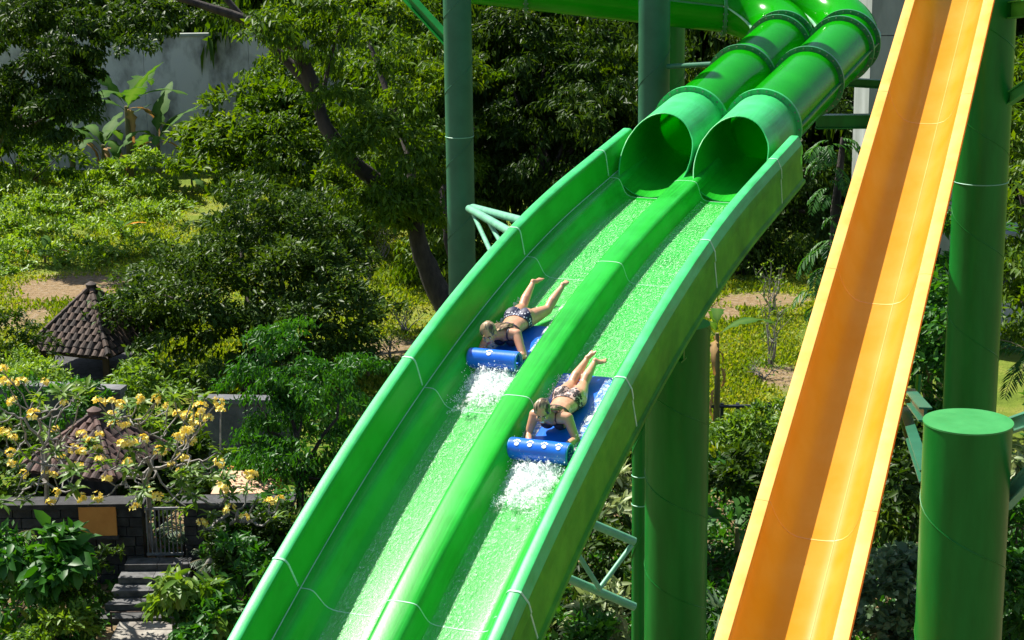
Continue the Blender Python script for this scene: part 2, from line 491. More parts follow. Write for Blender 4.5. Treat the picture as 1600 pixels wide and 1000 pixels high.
def feed_tube(s, label, bend_start, bend_r, bend_deg, tail):
    uc, vc = s * .44, -.128
    root = empty('slide_tube', sp(A_F1, uc, -.55), label, 'slide tube', 'twin tubes feeding the green slide')
    # opaque mouth piece, cut on a slant so that it opens into the lane
    mb = MB(); seg = 48; rows_o = []; rows_i = []; nst = 14
    for k in range(seg):
        ph = 2 * math.pi * k / seg
        q = abs(math.degrees(math.atan2(math.sin(ph), math.cos(ph))))
        if q < 70: ae = -3.42 + .20 * (q / 70) ** 2
        elif q < 125: ae = -3.22 + .47 * ((q - 70) / 55)
        else: ae = -2.73
        ro = []; ri = []
        for i in range(nst + 1):
            a = A_F1 + (ae - A_F1) * i / nst
            C, t, nn = sframe(a); c = C + CRS * uc + nn * vc
            f = max(0, (a + 3.5) / .8); 
            rr = TR * (1 + .05 * f * (1 if 60 < q < 130 else 0))
            ro.append(c + (nn * math.cos(ph) + CRS * math.sin(ph)) * rr); ri.append(c + (nn * math.cos(ph) + CRS * math.sin(ph)) * (rr - .014))
        rows_o.append(ro); rows_i.append(ri)
    To = list(map(list, zip(*rows_o))); Ti = list(map(list, zip(*rows_i)))
    mb.grid(To, close=True); mb.grid(Ti[::-1], close=True); mb.grid([Ti[-1], To[-1]], close=True); mb.grid([To[0], Ti[0]], close=True)
    mo = mb.build('tube_mouth', M_FRP_RIM, root, smooth=50, fix=False); mo.data.materials.append(M_FRP)
    for pi, poly in enumerate(mo.data.polygons): poly.material_index = 1 if nst * seg <= pi < 2 * nst * seg else 0
    nn_ = int(seg * 125 / 360); idx = [k % seg for k in range(-nn_, nn_ + 1)]; rim = MB(); rim.tube([To[-1][k].lerp(Ti[-1][k], .5) for k in idx], .0085, 6); rim.build('mouth_edge', M_FRP_RIM, root, smooth=60)
    # glossy straight lengths
    a = A_F1
    C, t, nn = sframe(a); flange(root, (C + CRS * uc + nn * vc, CRS, nn), t, mat=M_FRP_RIM)
    ends = [A_F1 - 2.35, A_F1 - 4.3, A_F1 - 4.3 - bend_start]
    for ae in ends:
        tube_shell(straight_frames(uc, vc, a, ae, 4), TR).build('tube_section', M_TUBE, root, smooth=50)
        C, t, nn = sframe(ae); flange(root, (C + CRS * uc + nn * vc, CRS, nn), t)
        # flat flange strips where the halves of the tube are bolted along the sides
        for sg in (-1, 1):
            st = MB(); pts = straight_frames(uc, vc, a - .03, ae + .03, 1)
            (c0, _, n0), (c1, _, n1) = pts
            o_ = CRS * sg
            st.prism([c0 + o_ * (TR - .005) - n0 * .012, c0 + o_ * (TR + .032) - n0 * .012, c0 + o_ * (TR + .032) + n0 * .012, c0 + o_ * (TR - .005) + n0 * .012], c1 - c0)
            st.build('side_flange', M_FLANGE, root)
        a = ae
    # bend to the left, climbing
    C, t, nn = sframe(a); p0 = C + CRS * uc + nn * vc
    d0 = (-t).copy(); d0.z = 0; d0.normalize()
    left = Vector((-d0.y, d0.x, 0))
    cen = p0 + left * bend_r; cen_z = p0.z
    fr = []; nb = 18; climb = .125; bclimb = .30
    for i in range(nb + 1):
        q = R(bend_deg) * i / nb
        c = cen + (d0 * math.sin(q) - left * math.cos(q)) * bend_r
        c.z = cen_z + bclimb * bend_r * q
        dirv = d0 * math.cos(q) + left * math.sin(q)
        sd = Vector((dirv.y, -dirv.x, 0))
        fr.append((c, sd, Vector((0, 0, 1))))
    tube_shell(fr, TR).build('tube_bend', M_TUBE, root, smooth=50)
    for sg in (-1, 1):
        mb = MB(); rows = []
        for rr, zz in ((TR - .005, -.012), (TR + .035, -.012), (TR + .035, .012), (TR - .005, .012), (TR - .005, -.012)):
            rows.append([c + sd * sg * rr + Vector((0, 0, zz)) for c, sd, up in fr])
        mb.grid(rows); mb.build('side_flange', M_SEAM, root)
    c_end, sd_end, up = fr[-1]
    q = R(bend_deg); dirv = (d0 * math.cos(q) + left * math.sin(q)).normalized()
    climb_v = (dirv + Vector((0, 0, climb))).normalized()
    flange(root, (c_end, sd_end, up), dirv)
    L = 0; seclen = 2.9
    while L < tail:
        c0 = c_end + climb_v * L; c1 = c_end + climb_v * min(L + seclen, tail)
        tube_shell([(c0, sd_end, up), (c1, sd_end, up)], TR).build('tube_section', M_TUBE, root, smooth=50)
        flange(root, (c1, sd_end, up), dirv)
        for sg in (-1, 1):
            st = MB()
            o_ = sd_end * sg
            st.prism([c0 + o_ * (TR - .005) - up * .012, c0 + o_ * (TR + .035) - up * .012, c0 + o_ * (TR + .035) + up * .012, c0 + o_ * (TR - .005) + up * .012], c1 - c0)
            st.build('side_flange', M_FLANGE, root)
        L += seclen
    return root
feed_tube(-1, 'left green tube that bends away to the left across the top', .3, .8, 111, 11.6)
feed_tube(1, 'right green tube nearest the orange slide', .45, 1.05, 111, 11.6)
# short beam between the two tube mouths and the divider saddle
mb = MB(); 
c0 = sp(-3.7, 0, -.33); c1 = sp(A_F1 - .05, 0, -.28)
mb.prism([c0 - CRS * .05, c0 + CRS * .05, c0 + CRS * .05 - Vector((0, 0, .06)), c0 - CRS * .05 - Vector((0, 0, .06))], c1 - c0)
mb.build('divider_saddle', M_FLANGE, slide)

# ================================================================== ORANGE SLIDE
OD = Vector((0.3018283, 0.86624583, 0.39814299)).normalized()
OH = Vector((OD.y, -OD.x, 0)).normalized()
ON = OH.cross(OD).normalized()
OW = 1.0
OP = CP + Vector((3.98877746, 20.73705105, -2.66754939))     # left rim at the upper joint
def op(t, u, v): return OP - OD * t + OH * u + ON * v
o_in = [(.105, -.004), (.118, -.018), (.130, -.06), (.150, -.14), (.178, -.22), (.215, -.29), (.262, -.345), (.32, -.378), (.40, -.392), (.50, -.395),
        (.56, -.394), (.63, -.385), (.70, -.355), (.75, -.308), (.79, -.245), (.824, -.165), (.852, -.085), (.868, -.03), (.882, -.006)]
o_rim_l = [(0, 0), (.05, .002)]
o_rim_r = [(.94, .002), (1.0, 0)]
o_top = o_rim_l + o_in + o_rim_r
o_bot = [(1.006, -.05), (.985, -.055), (.95, -.05), (.93, -.10), (.87, -.30), (.76, -.42), (.62, -.45), (.38, -.45), (.24, -.42), (.12, -.30), (.06, -.10), (.04, -.05), (.015, -.055), (-.006, -.05)]
o_loop = [(.02, -.05), (-.004, -.052)] + o_top + [(1.004, -.052), (.98, -.05)]
orange = empty('water_slide', op(4, .5, -.5), 'straight steep orange single-lane water slide on the right', 'water slide')
OST = [-7.1, -3.55, 0.0, 3.3, 6.6, 9.9, 13.2]
for i in range(len(OST) - 1):
    t0, t1 = OST[i] + .001, OST[i + 1] - .001
    mb = MB(); rows = []
    for k in range(7):
        t = t0 + (t1 - t0) * k / 6
        rows.append([op(t, u, v) for u, v in o_loop])
    mb.grid(rows); K = len(o_loop) - 1
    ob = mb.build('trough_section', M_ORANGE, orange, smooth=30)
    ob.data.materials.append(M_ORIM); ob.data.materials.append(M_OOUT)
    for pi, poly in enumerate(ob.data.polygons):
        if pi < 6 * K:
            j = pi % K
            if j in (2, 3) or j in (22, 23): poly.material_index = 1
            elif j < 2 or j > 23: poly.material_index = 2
    if i > 0:
        mb = MB(); rows = []
        for da, h in ((-.006, -.003), (-.006, .0022), (.006, .0022), (.006, -.003)):
            rw = []
            for q_, (u, v) in enumerate(o_top):
                p0 = o_top[max(0, q_ - 1)]; p1 = o_top[min(len(o_top) - 1, q_ + 1)]
                tx, ty = p1[0] - p0[0], p1[1] - p0[1]; L = math.hypot(tx, ty)
                rw.append(op(OST[i] + da, u - ty / L * h, v + tx / L * h))
            rows.append(rw)
        mb.grid(rows); mb.build('joint_seam', M_ORIM, orange, smooth=40)
# thin bead along the foot of the right wall
mb = MB(); mb.tube([op(t, .632, -.383) for t in (-7, 0, 6, 13)], .004, 6); mb.build('wall_seam', M_ORIM, orange, smooth=60)

# ================================================================== STEEL COLUMNS AND TRUSSES
def helix(c, r, z0, z1, pitch, phase, hand=1, rr=.006):
    n = int((z1 - z0) / pitch * 28) + 2; pts = []
    for i in range(n):
        z = z0 + (z1 - z0) * i / (n - 1); q = phase + hand * 2 * math.pi * (z - z0) / pitch
        pts.append(Vector((c.x + math.cos(q) * (r + .001), c.y + math.sin(q) * (r + .001), z)))
    return MB().tube(pts, rr, 5)

def column(u, v, depth, wpx, z1, label, mat=M_COL, pitch=1.1, phase=0., hand=1, rings=(), cap=False):
    """vertical steel column through photo pixel (u, v) at the given depth, from the ground to z1"""
    r = wpx / FPX * depth / 2
    p = px(u, v, depth); c = Vector((p.x, p.y, 0))
    root = empty('steel_column', c, label, 'column', 'green steel support columns')
    mb = MB(); mb.tube([c + Vector((0, 0, z)) for z in np.linspace(-.3, z1, 14)], r, 56)
    mb.build('shaft', mat, root, smooth=60)
    helix(c, r, 0, z1 - .02, pitch, phase, hand).build('weld_seam', mat, root, smooth=60)
    for z in rings:
        mb = MB(); mb.tube([c + Vector((0, 0, z)) + Vector((math.cos(q), math.sin(q), 0)) * (r + .001) for q in np.linspace(0, 2 * math.pi, 48)[:-1]], .007, 5, closed=True)
        mb.build('ring_weld', M_TRUSS, root, smooth=60)
    if cap:
        mb = MB(); mb.tube([c + Vector((0, 0, z1 + .002)), c + Vector((0, 0, z1 + .014))], r + .006, 56); mb.build('cap_plate', M_FLANGE_L, root, smooth=40)
    mb = MB(); mb.tube([c + Vector((0, 0, .0)), c + Vector((0, 0, .03))], r * 1.5, 24); mb.build('base_plate', M_FLANGE, root, smooth=40)
    return root, c, r
M_FLANGE_L = noisy('cap_green_paint', (0.014, 0.19, 0.028), (0.03, 0.25, 0.05), scale=6, rough=0.5, bump=0.05)

colA, cA, rA = column(718, 213, 26.5, 43.5, 14.6, 'slim faded green column rising left of the slide, truss arms at its middle', M_COLB, 1.02, .4, 1, rings=(px(718, 213, 26.5).z,))
colB, cB, rB = column(1022, 100, 26.6, 49, 14.6, 'faded green column standing just left of the tubes', M_COLB, 1.2, 1.9, 1)
colB2, cB2, rB2 = column(1049, 100, 31.0, 42, 13.9, 'dark green column half hidden behind the column by the tubes', M_COL, 1.2, 0, 1)
colC, cC, rC = column(1057, 760, 19.4, 98.5, sp(lane_a(1.0, -.5, (1060, 520)), 0, -.60).z - .05, 'thick dark green column holding up the middle of the twin slide', M_COL, .98, 2.55, -1)
colC2, cC2, rC2 = column(1000, 760, 21.2, 25, px(1000, 640, 21.2).z, 'thin green column peeping out left of the thick slide column', M_COL, 1.2, 0, 1, rings=(px(1000, 790, 21.2).z, px(1000, 741, 21.2).z))
colD, cD, rD = column(1532, 280, 23.6, 84, 15.0, 'tall thick dark green column behind the orange slide', M_COL, 1.28, 2.2, -1, rings=(px(1532, 283, 23.6).z,))
colE, cE, rE = column(1506, 800, 14.1, 135, px(1508, 650, 14.1).z, 'short capped green column stub in the right foreground', M_COL, 1.06, 2.15, -1, cap=True)

def tubes(name, segs, r, label, cat, mat=M_TRUSS, group=None):
    """a welded frame: every member a part"""
    pts0 = segs[0][0]
    root = empty(name, pts0, label, cat, group)
    for i, s_ in enumerate(segs):
        rr = s_[2] if len(s_) > 2 else r
        mb = MB(); d = (s_[1] - s_[0]); mb.tube([s_[0], s_[0] + d * .5, s_[1]], rr, 14)
        mb.build('brace' if i >= 2 else 'chord', mat, root, smooth=60)
    return root
# truss on the slim left column reaching under the slide
tubes('truss_arm', [(px(738, 324, 26.4), sp(lane_a(-1.1, -.3, (850, 304)), -.8, -.62)), (px(733, 326, 26.2), sp(lane_a(-1.1, -.3, (810, 350)), -.6, -.66)),
                    (px(738, 331, 26.3), px(768, 396, 23.8), .03), (px(756, 333, 26.0), px(783, 380, 23.8), .03)], .052,
      'pale green pipe truss between the slim left column and the slide', 'truss')
column(835, 830, 20.55, 24, px(835, 765, 20.55).z, 'thin green post hidden under the lower half of the twin slide', M_COL, 1.2, 0, 1)
tubes('truss_arm', [(px(991, 846, 21.1), px(835, 780, 20.55)), (px(991, 948, 21.1), px(835, 881, 20.55)),
                    (px(987, 852, 21.1), px(935, 922, 20.8), .027), (px(937, 920, 20.8), px(893, 850, 20.6), .027)], .048,
      'pale green triangulated pipe truss low beside the thick slide column', 'truss')
def beam(p0, p1, w, h, name, label, mat=M_COL, up=Vector((0, 0, 1)), cat='beam'):
    """rolled steel beam: flanges and web"""
    root = empty(name, p0, label, cat)
    d = (p1 - p0); t = d.normalized(); sd = t.cross(up).normalized(); u2 = sd.cross(t).normalized()
    for nm, cw, ch, off in (('web', w * .25, h - .03, 0), ('flange', w, .014, h / 2 - .007), ('flange', w, .014, -h / 2 + .007)):
        c = p0 + u2 * off
        mb = MB(); mb.prism([c - sd * cw / 2 - u2 * ch / 2, c + sd * cw / 2 - u2 * ch / 2, c + sd * cw / 2 + u2 * ch / 2, c - sd * cw / 2 + u2 * ch / 2], d)
        mb.build(nm, mat, root)
    return root
beam(px(632, -10, 27.2), px(702, 66, 26.6), .12, .13, 'diagonal_brace', 'diagonal green brace meeting the top of the slim left column')
beam(px(1275, 190, 26.5), px(1400, 189, 26.5), .16, .19, 'steel_beam', 'horizontal green beam passing under the right tube')
beam(px(1318, 128, 27.5), px(1420, 134, 27.0), .12, .12, 'steel_beam', 'short green beam between the right tube and the orange slide')
tubes('pipe_arm', [(px(1044, 104, 26.4), px(1118, 100, 25.4))], .035, 'thin green pipe from the column to the left tube', 'pipe', M_COLB)
beam(px(1572, 17, 23.0), px(1640, 8, 22.0), .16, .20, 'steel_beam', 'bright green beam end at the top right corner', M_FLANGE_L)
beam(px(1564, 163, 23.3), px(1640, 112, 22.6), .14, .14, 'diagonal_brace', 'green brace rising to the right from the tall column', M_FLANGE_L)
beam(px(1446, 648, 14.5), px(1420, 616, 17.3), .10, .11, 'steel_beam', 'green beam from the capped stub back under the orange slide', M_COLB)
beam(px(1446, 745, 14.6), px(1412, 644, 17.4), .09, .10, 'diagonal_brace', 'green brace rising left from the capped stub', M_COLB)
beam(px(1570, 668, 14.3), px(1650, 640, 13.6), .10, .11, 'steel_beam', 'pale green beam leaving the right side of the capped stub', M_TRUSS)
beam(px(1566, 788, 14.3), px(1660, 690, 13.6), .10, .11, 'diagonal_brace', 'pale green brace rising right from the capped stub', M_TRUSS)
tubes('guide_post', [(px(1432, 638, 17.6), px(1436, 585, 17.6), .03)], .03, 'thin green upright post above the beam left of the stub', 'post', M_COL)
# bracket where the twin slide sits on its thick column
aC = lane_a(1.0, -.5, (1060, 520))
beam(sp(aC, -1.0, -.70), sp(aC, 1.05, -.70), .18, .18, 'cross_beam', 'green cross beam under the twin slide on its thick column', M_COL)
tubes('column_bracket', [(px(1531, 105, 23.0) - Vector((.16, 0, 0)), px(1531, 105, 22.6) - Vector((.45, 0, .05)), .05)], .05, 'small dark bracket on the tall column behind the orange slide', 'bracket', M_COL)

# ================================================================== GROUND
def build_ground():
    xs = np.concatenate([[-400, -200, -100, -60], np.arange(-36, 36.1, .5), [60, 100, 200, 400]])
    ys = np.concatenate([[-200, -60, 0, 12], np.arange(20, 92.1, .5), [110, 150, 250, 500]])
    X, Y = np.meshgrid(xs, ys)
    Z = np.zeros_like(X); D = np.zeros_like(X)
    def blob(u, v, rx, ry, amt, p=2.0):
        c = gp(u, v); return amt * np.exp(-(((X - c.x) / rx) ** 2 + ((Y - c.y) / ry) ** 2) ** (p / 2))
    # bare, dry and gravelly spots
    D += blob(100, 452, 2.0, 2.2, .95) + blob(170, 440, 2.0, 1.2, .8) + blob(40, 500, 1.2, 2.0, .7)
    D += blob(620, 545, 1.5, 1.6, .8) + blob(600, 500, 1.2, 1.6, .4) + blob(655, 410, 1.2, 1.6, .5)
    D += blob(1190, 470, 2.2, 1.5, .85) + blob(1120, 490, 1.1, 1.1, .8) + blob(1225, 590, 1.0, 1.6, .8) + blob(1135, 575, .8, 1.0, .7)
    D += np.clip((36 - Y) / 3, 0, 1) * 1.0
    V = np.stack([X.ravel(), Y.ravel(), Z.ravel()], 1)
    nx, ny = len(xs), len(ys)
    i, j = np.meshgrid(np.arange(nx - 1), np.arange(ny - 1))
    b = (j * nx + i).ravel()
    F = np.stack([b, b + 1, b + nx + 1, b + nx], 1)
    me = np_mesh('ground', V, F, {'dirt': D.ravel()}, smooth=True)
    m, nt, bs, out = new_mat('lawn_and_earth')
    tc = N(nt, 'ShaderNodeTexCoord')
    n1 = N(nt, 'ShaderNodeTexNoise', Scale=.55, Detail=8, Roughness=.65); nt.links.new(tc.outputs['Object'], n1.inputs['Vector'])
    n2 = N(nt, 'ShaderNodeTexNoise', Scale=6, Detail=8, Roughness=.7); nt.links.new(tc.outputs['Object'], n2.inputs['Vector'])
    g = ramp(nt, [(.30, (.06, .10, .012)), (.5, (.13, .18, .022)), (.7, (.24, .23, .05))]); nt.links.new(n1.outputs['Fac'], g.inputs[0])
    e = ramp(nt, [(.3, (.12, .085, .045)), (.5, (.24, .165, .085)), (.72, (.27, .235, .18))]); nt.links.new(n2.outputs['Fac'], e.inputs[0])
    at = N(nt, 'ShaderNodeAttribute', attribute_name='dirt')
    ad = N(nt, 'ShaderNodeMath', operation='ADD'); nt.links.new(at.outputs['Fac'], ad.inputs[0])
    sb = N(nt, 'ShaderNodeMath', operation='MULTIPLY_ADD'); nt.links.new(n2.outputs['Fac'], sb.inputs[0]); sb.inputs[1].default_value = 1.5; sb.inputs[2].default_value = -.85
    nt.links.new(sb.outputs[0], ad.inputs[1])
    st = ramp(nt, [(.30, (0, 0, 0)), (.62, (1, 1, 1))]); nt.links.new(ad.outputs[0], st.inputs[0])
    mx = N(nt, 'ShaderNodeMix', data_type='RGBA'); nt.links.new(st.outputs[0], mx.inputs[0]); nt.links.new(g.outputs[0], mx.inputs[6]); nt.links.new(e.outputs[0], mx.inputs[7])
    nt.links.new(mx.outputs[2], bs.inputs['Base Color']); bs.inputs['Roughness'].default_value = .95; bs.inputs['Specular IOR Level'].default_value = .1
    bp = N(nt, 'ShaderNodeBump', Strength=.9, Distance=.12); nt.links.new(n2.outputs['Fac'], bp.inputs['Height']); nt.links.new(bp.outputs[0], bs.inputs['Normal'])
    o = link('ground', me, m); tag(o, kind='structure')
    return o
build_ground()

# ================================================================== FOLIAGE MACHINERY
def unit(a): return a / (np.linalg.norm(a, axis=1, keepdims=True) + 1e-9)

def leaves_mesh(name, P, A, Nn, L, W, rnd, shape='d', fold=.18, curl=.12):
    """one folded blade per row: base P, axis A, face normal Nn, length L, width W"""
    P = np.asarray(P, float); A = unit(np.asarray(A, float)); Nn = np.asarray(Nn, float)
    S = unit(np.cross(A, Nn)); Nn = unit(np.cross(S, A)); n = len(P)
    L = np.broadcast_to(np.asarray(L, float), (n,))[:, None]; W = np.broadcast_to(np.asarray(W, float), (n,))[:, None]
    if shape == 'd':
        tip = P + A * L - Nn * L * curl; mid = P + A * L * .48
        l = mid + S * W / 2 + Nn * W * fold; r = mid - S * W / 2 + Nn * W * fold
        V = np.stack([P, l, tip, r], 1).reshape(-1, 3); b = np.arange(n) * 4
        F = np.concatenate([np.stack([b, b + 1, b + 2], 1), np.stack([b, b + 2, b + 3], 1)]); k = 4
    else:
        c1 = P + A * L * .30; c2 = P + A * L * .72 - Nn * L * curl * .4; tip = P + A * L - Nn * L * curl
        l1 = c1 + S * W / 2 + Nn * W * fold; r1 = c1 - S * W / 2 + Nn * W * fold
        l2 = c2 + S * W * .40 + Nn * W * fold * .8; r2 = c2 - S * W * .40 + Nn * W * fold * .8
        V = np.stack([P, l1, l2, tip, r2, r1, c1, c2], 1).reshape(-1, 3); b = np.arange(n) * 8
        F = np.concatenate([np.stack([b + x for x in q], 1) for q in ((0, 1, 6), (1, 2, 7), (1, 7, 6), (2, 3, 7), (3, 4, 7), (4, 5, 6), (4, 6, 7), (5, 0, 6))]); k = 8
    return np_mesh(name, V, F, {'rnd': np.repeat(rnd, k)})

def blob_leaves(blobs, n_cl, per, spread, seed, L, W, droop=.5, out=.8, inner=.45, up=.3, flat=.6, pad=16, tilt=.45):
    """leaf clusters spread through a union of ellipsoids; returns arrays for leaves_mesh"""
    g = np.random.default_rng(seed)
    vol = np.array([b[1][0] * b[1][1] * b[1][2] for b in blobs]) ** (2 / 3.); pr = vol / vol.sum()
    npd = max(8, n_cl // pad); pw = g.choice(len(blobs), npd, p=pr)
    PC = np.array([b[0] for b in blobs], float)[pw]; PR = np.array([b[1] for b in blobs], float)[pw]
    d = unit(g.normal(size=(npd, 3))); rad = inner + (1.14 - inner) * g.random(npd) ** .5
    pc = PC + d * PR * rad[:, None]; dout = unit(d / PR); ptint = g.random(npd); psz = spread * g.uniform(1.3, 3.4, npd)
    eh = dout * np.array([1, 1, 0]) + 1e-4; eh = unit(eh); et = np.stack([-eh[:, 1], eh[:, 0], np.zeros(npd)], 1)
    k = g.integers(0, npd, n_cl); q = g.random(n_cl) * 2 * math.pi; rr = np.sqrt(g.random(n_cl)) * psz[k]
    ox = rr * np.cos(q); oy = rr * np.sin(q)
    cc = pc[k] + et[k] * ox[:, None] + eh[k] * oy[:, None] * 1.15; cc[:, 2] += -tilt * oy - .25 * rr * rr / np.maximum(psz[k], 1e-3) + g.normal(size=n_cl) * spread * .22
    cc = np.repeat(cc, per, 0); dd = np.repeat(unit(dout[k] + np.stack([ox, oy, 0 * ox], 1) * .3), per, 0); cr_ = np.repeat(.6 * ptint[k] + .4 * g.random(n_cl), per)
    n = len(cc)
    P = cc + g.normal(size=(n, 3)) * spread * .5 * np.array([1, 1, flat * .7])
    A = dd * out + g.normal(size=(n, 3)) * .6 + np.array([0, 0, -droop])
    Nn = dd * .35 + g.normal(size=(n, 3)) * .5 + np.array([0, 0, up + .6])
    s = .5 + .95 * g.random(n) ** 1.3
    rnd = np.clip(.55 * cr_ + .45 * g.random(n), 0, 1)
    return P, A, Nn, L * s, W * s, rnd

def limb_path(p0, p1, wob, n=7, seed=0):
    g = random.Random(seed); p0 = Vector(p0); p1 = Vector(p1); out = []
    for i in range(n + 1):
        t = i / n; p = p0.lerp(p1, t)
        k = math.sin(t * math.pi) * wob
        out.append(p + Vector((g.uniform(-1, 1), g.uniform(-1, 1), g.uniform(-.5, .5))) * k)
    return out

def tree(name, label, base, trunk_pts, r0, blobs, n_cl, per, spread, L, W, mat, seed, limbs=(), group=None, cat='tree', bark=M_BARK, shape='d', **kw):
    """blobs and limbs in world coordinates"""
    root = empty(name, base, label, cat, group)
    pts = [Vector(base)] + [Vector(p) for p in trunk_pts]
    fine = []
    for i in range(len(pts) - 1):
        for k in range(4): fine.append(pts[i].lerp(pts[i + 1], k / 4) + Vector((random.uniform(-1, 1), random.uniform(-1, 1), 0)) * r0 * .12)
    fine.append(pts[-1]); nn = len(fine)
    MB().tube(fine, [r0 * (1.25 if i == 0 else 1 - .55 * i / nn) for i in range(nn)], 10).build('trunk', bark, root, smooth=60)
    for i, lm in enumerate(limbs):
        a, b_, rr = lm[0], lm[1], lm[2]
        pp = limb_path(a, b_, (Vector(b_) - Vector(a)).length * .07, 6, seed + i) if len(lm) == 3 else [Vector(q) for q in lm[3]]
        MB().tube(pp, [rr * (1 - .75 * k / (len(pp) - 1)) for k in range(len(pp))], 8).build('limb', bark, root, smooth=60)
    arr = blob_leaves([((Vector(c) - Vector(base)), r) for c, r in blobs], n_cl, per, spread, seed, L, W, **kw)
    me = leaves_mesh('crown', *arr, shape=shape)
    link('crown', me, mat, root)
    return root

# ---------------------------------------------------------------- fronds, banana leaves, rosettes
def frond_arrays(g, base, dirv, length, nl, leaf_l, leaf_w, droop, up=Vector((0, 0, 1))):
    """one pinnate frond: rows for leaves_mesh plus its rib points"""
    P = []; A = []; Nn = []; LL = []; WW = []; rib = []
    d = Vector(dirv).normalized(); p = Vector(base); st = length / nl
    for i in range(nl):
        t = i / nl
        d = (d + Vector((0, 0, -droop * st * (1 + t)))).normalized(); p = p + d * st; rib.append(p.copy())
        sd = d.cross(up).normalized(); nm = sd.cross(d)
        k = math.sin(math.pi * (.12 + .86 * t)) * .8 + .2
        for s in (-1, 1):
            P.append(p); A.append(sd * s * .85 + d * .55 + Vector((0, 0, -.35)) + Vector(g.normal(size=3)) * .08); Nn.append(nm + Vector((0, 0, .3)))
            LL.append(leaf_l * k * g.uniform(.85, 1.15)); WW.append(leaf_w * (.6 + .4 * k))
    return P, A, Nn, LL, WW, rib

def banana_leaf_mesh(name, length, width, seed, arch=.5, tears=6):
    """arched blade with a midrib fold and torn edges"""
    g = random.Random(seed); n = 16; V = []; F = []; rnd = []
    ang = R(62); y = z = 0.0
    cuts = set(g.sample(range(2, n - 1), min(tears, n - 4)))
    for i in range(n + 1):
        t = i / n; ang -= arch * 2.3 / n; y += math.cos(ang) * length / n; z += math.sin(ang) * length / n
        if t < .12: w = .02 * width
        else: w = width * .5 * math.sin(math.pi * min(1, ((t - .12) / .88) ** .7)) ** .7 + .004
        for side in (-1, 1):
            wv = w * (g.uniform(.45, .7) if i in cuts else g.uniform(.93, 1.05))
            V.append((side * wv, y, z - wv * .25 + wv * .55 * .3 + g.uniform(-.01, .01))); 
        V.append((0, y, z)); rnd += [g.random() * .6, g.random() * .6, .9]
    for i in range(n):
        a, b = i * 3, (i + 1) * 3
        F += [(a, a + 2, b + 2, b), (a + 2, a + 1, b + 1, b + 2)]
    return np_mesh(name, V, F, {'rnd': rnd}, smooth=True)
BAN = [banana_leaf_mesh('leaf_blade', 1.0, .30, s, a, t) for s, a, t in ((1, .55, 5), (2, .8, 8), (3, .35, 3), (4, 1.0, 9))]
BAN_DRY = [banana_leaf_mesh('dry_leaf_blade', 1.0, .20, s, .95, 10) for s in (11, 12)]
for b_ in BAN: b_.materials.append(L_BANANA)
for b_ in BAN_DRY: b_.materials.append(L_DRY)
BAN_DARK = [b_.copy() for b_ in BAN]
for b_ in BAN_DARK: b_.materials.clear(); b_.materials.append(L_FRESH)

def banana(base, h, ll, n, label, seed, dry=2, group='banana plants', tilt=None, meshes=BAN):
    g = random.Random(seed)
    root = empty('banana_plant', base, label, 'banana plant', group)
    top = Vector((0, 0, h))
    MB().tube([Vector((0, 0, -.05)), Vector((.02, 0, h * .5)), top], [.055 * ll, .045 * ll, .03 * ll], 10).build('stem', M_BSTEM, root, origin=(0, 0, 0), smooth=60)
    for i in range(n):
        o = link('leaf', meshes[g.randrange(len(meshes))], None, root, top + Vector((0, 0, -.04 * i)))
        o.rotation_euler = (g.uniform(-.25, .25), g.uniform(-.2, .2), i * 2.4 + g.uniform(-.4, .4)); s = ll * g.uniform(.75, 1.15); o.scale = (s * g.uniform(.85, 1.2), s, s)
    for i in range(dry):
        o = link('dry_leaf', BAN_DRY[i % 2], None, root, top + Vector((0, 0, -.15)))
        o.rotation_euler = (-.6, g.uniform(-.2, .2), g.uniform(0, 6.28)); s = ll * .75; o.scale = (s, s, s)
    return root
M_BSTEM = noisy('banana_stem', (0.09, 0.10, 0.03), (0.20, 0.15, 0.06), scale=6, rough=.7, stretch=(1, 1, .2))

def shrub(name, label, base, blobs, n_cl, per, spread, L, W, mat, seed, cat='shrub', group=None, shape='d', stems=5, **kw):
    root = empty(name, base, label, cat, group)
    b0 = Vector(base); g = random.Random(seed)
    for i in range(stems):
        c, r = blobs[i % len(blobs)]
        tgt = Vector(c) + Vector((g.uniform(-.5, .5) * r[0], g.uniform(-.5, .5) * r[1], g.uniform(0, .5) * r[2]))
        pp = limb_path(b0 + Vector((g.uniform(-.1, .1), g.uniform(-.1, .1), -.05)), tgt, .12, 5, seed + i)
        MB().tube(pp, [.03 * (1 - .7 * k / 5) * max(.5, r[0]) for k in range(6)], 6).build('stem', M_BARK, root, smooth=60)
    arr = blob_leaves([((Vector(c) - b0), r) for c, r in blobs], n_cl, per, spread, seed, L, W, **kw)
    link('foliage', leaves_mesh('foliage', *arr, shape=shape), mat, root)
    return root

def B(u, v, d, rx, ry, rz):
    """ellipsoid centred on a pixel at a depth, radii given in pixels across / metres deep / pixels high"""
    return (px(u, v, d), (rx * d / FPX, ry, rz * d / FPX))

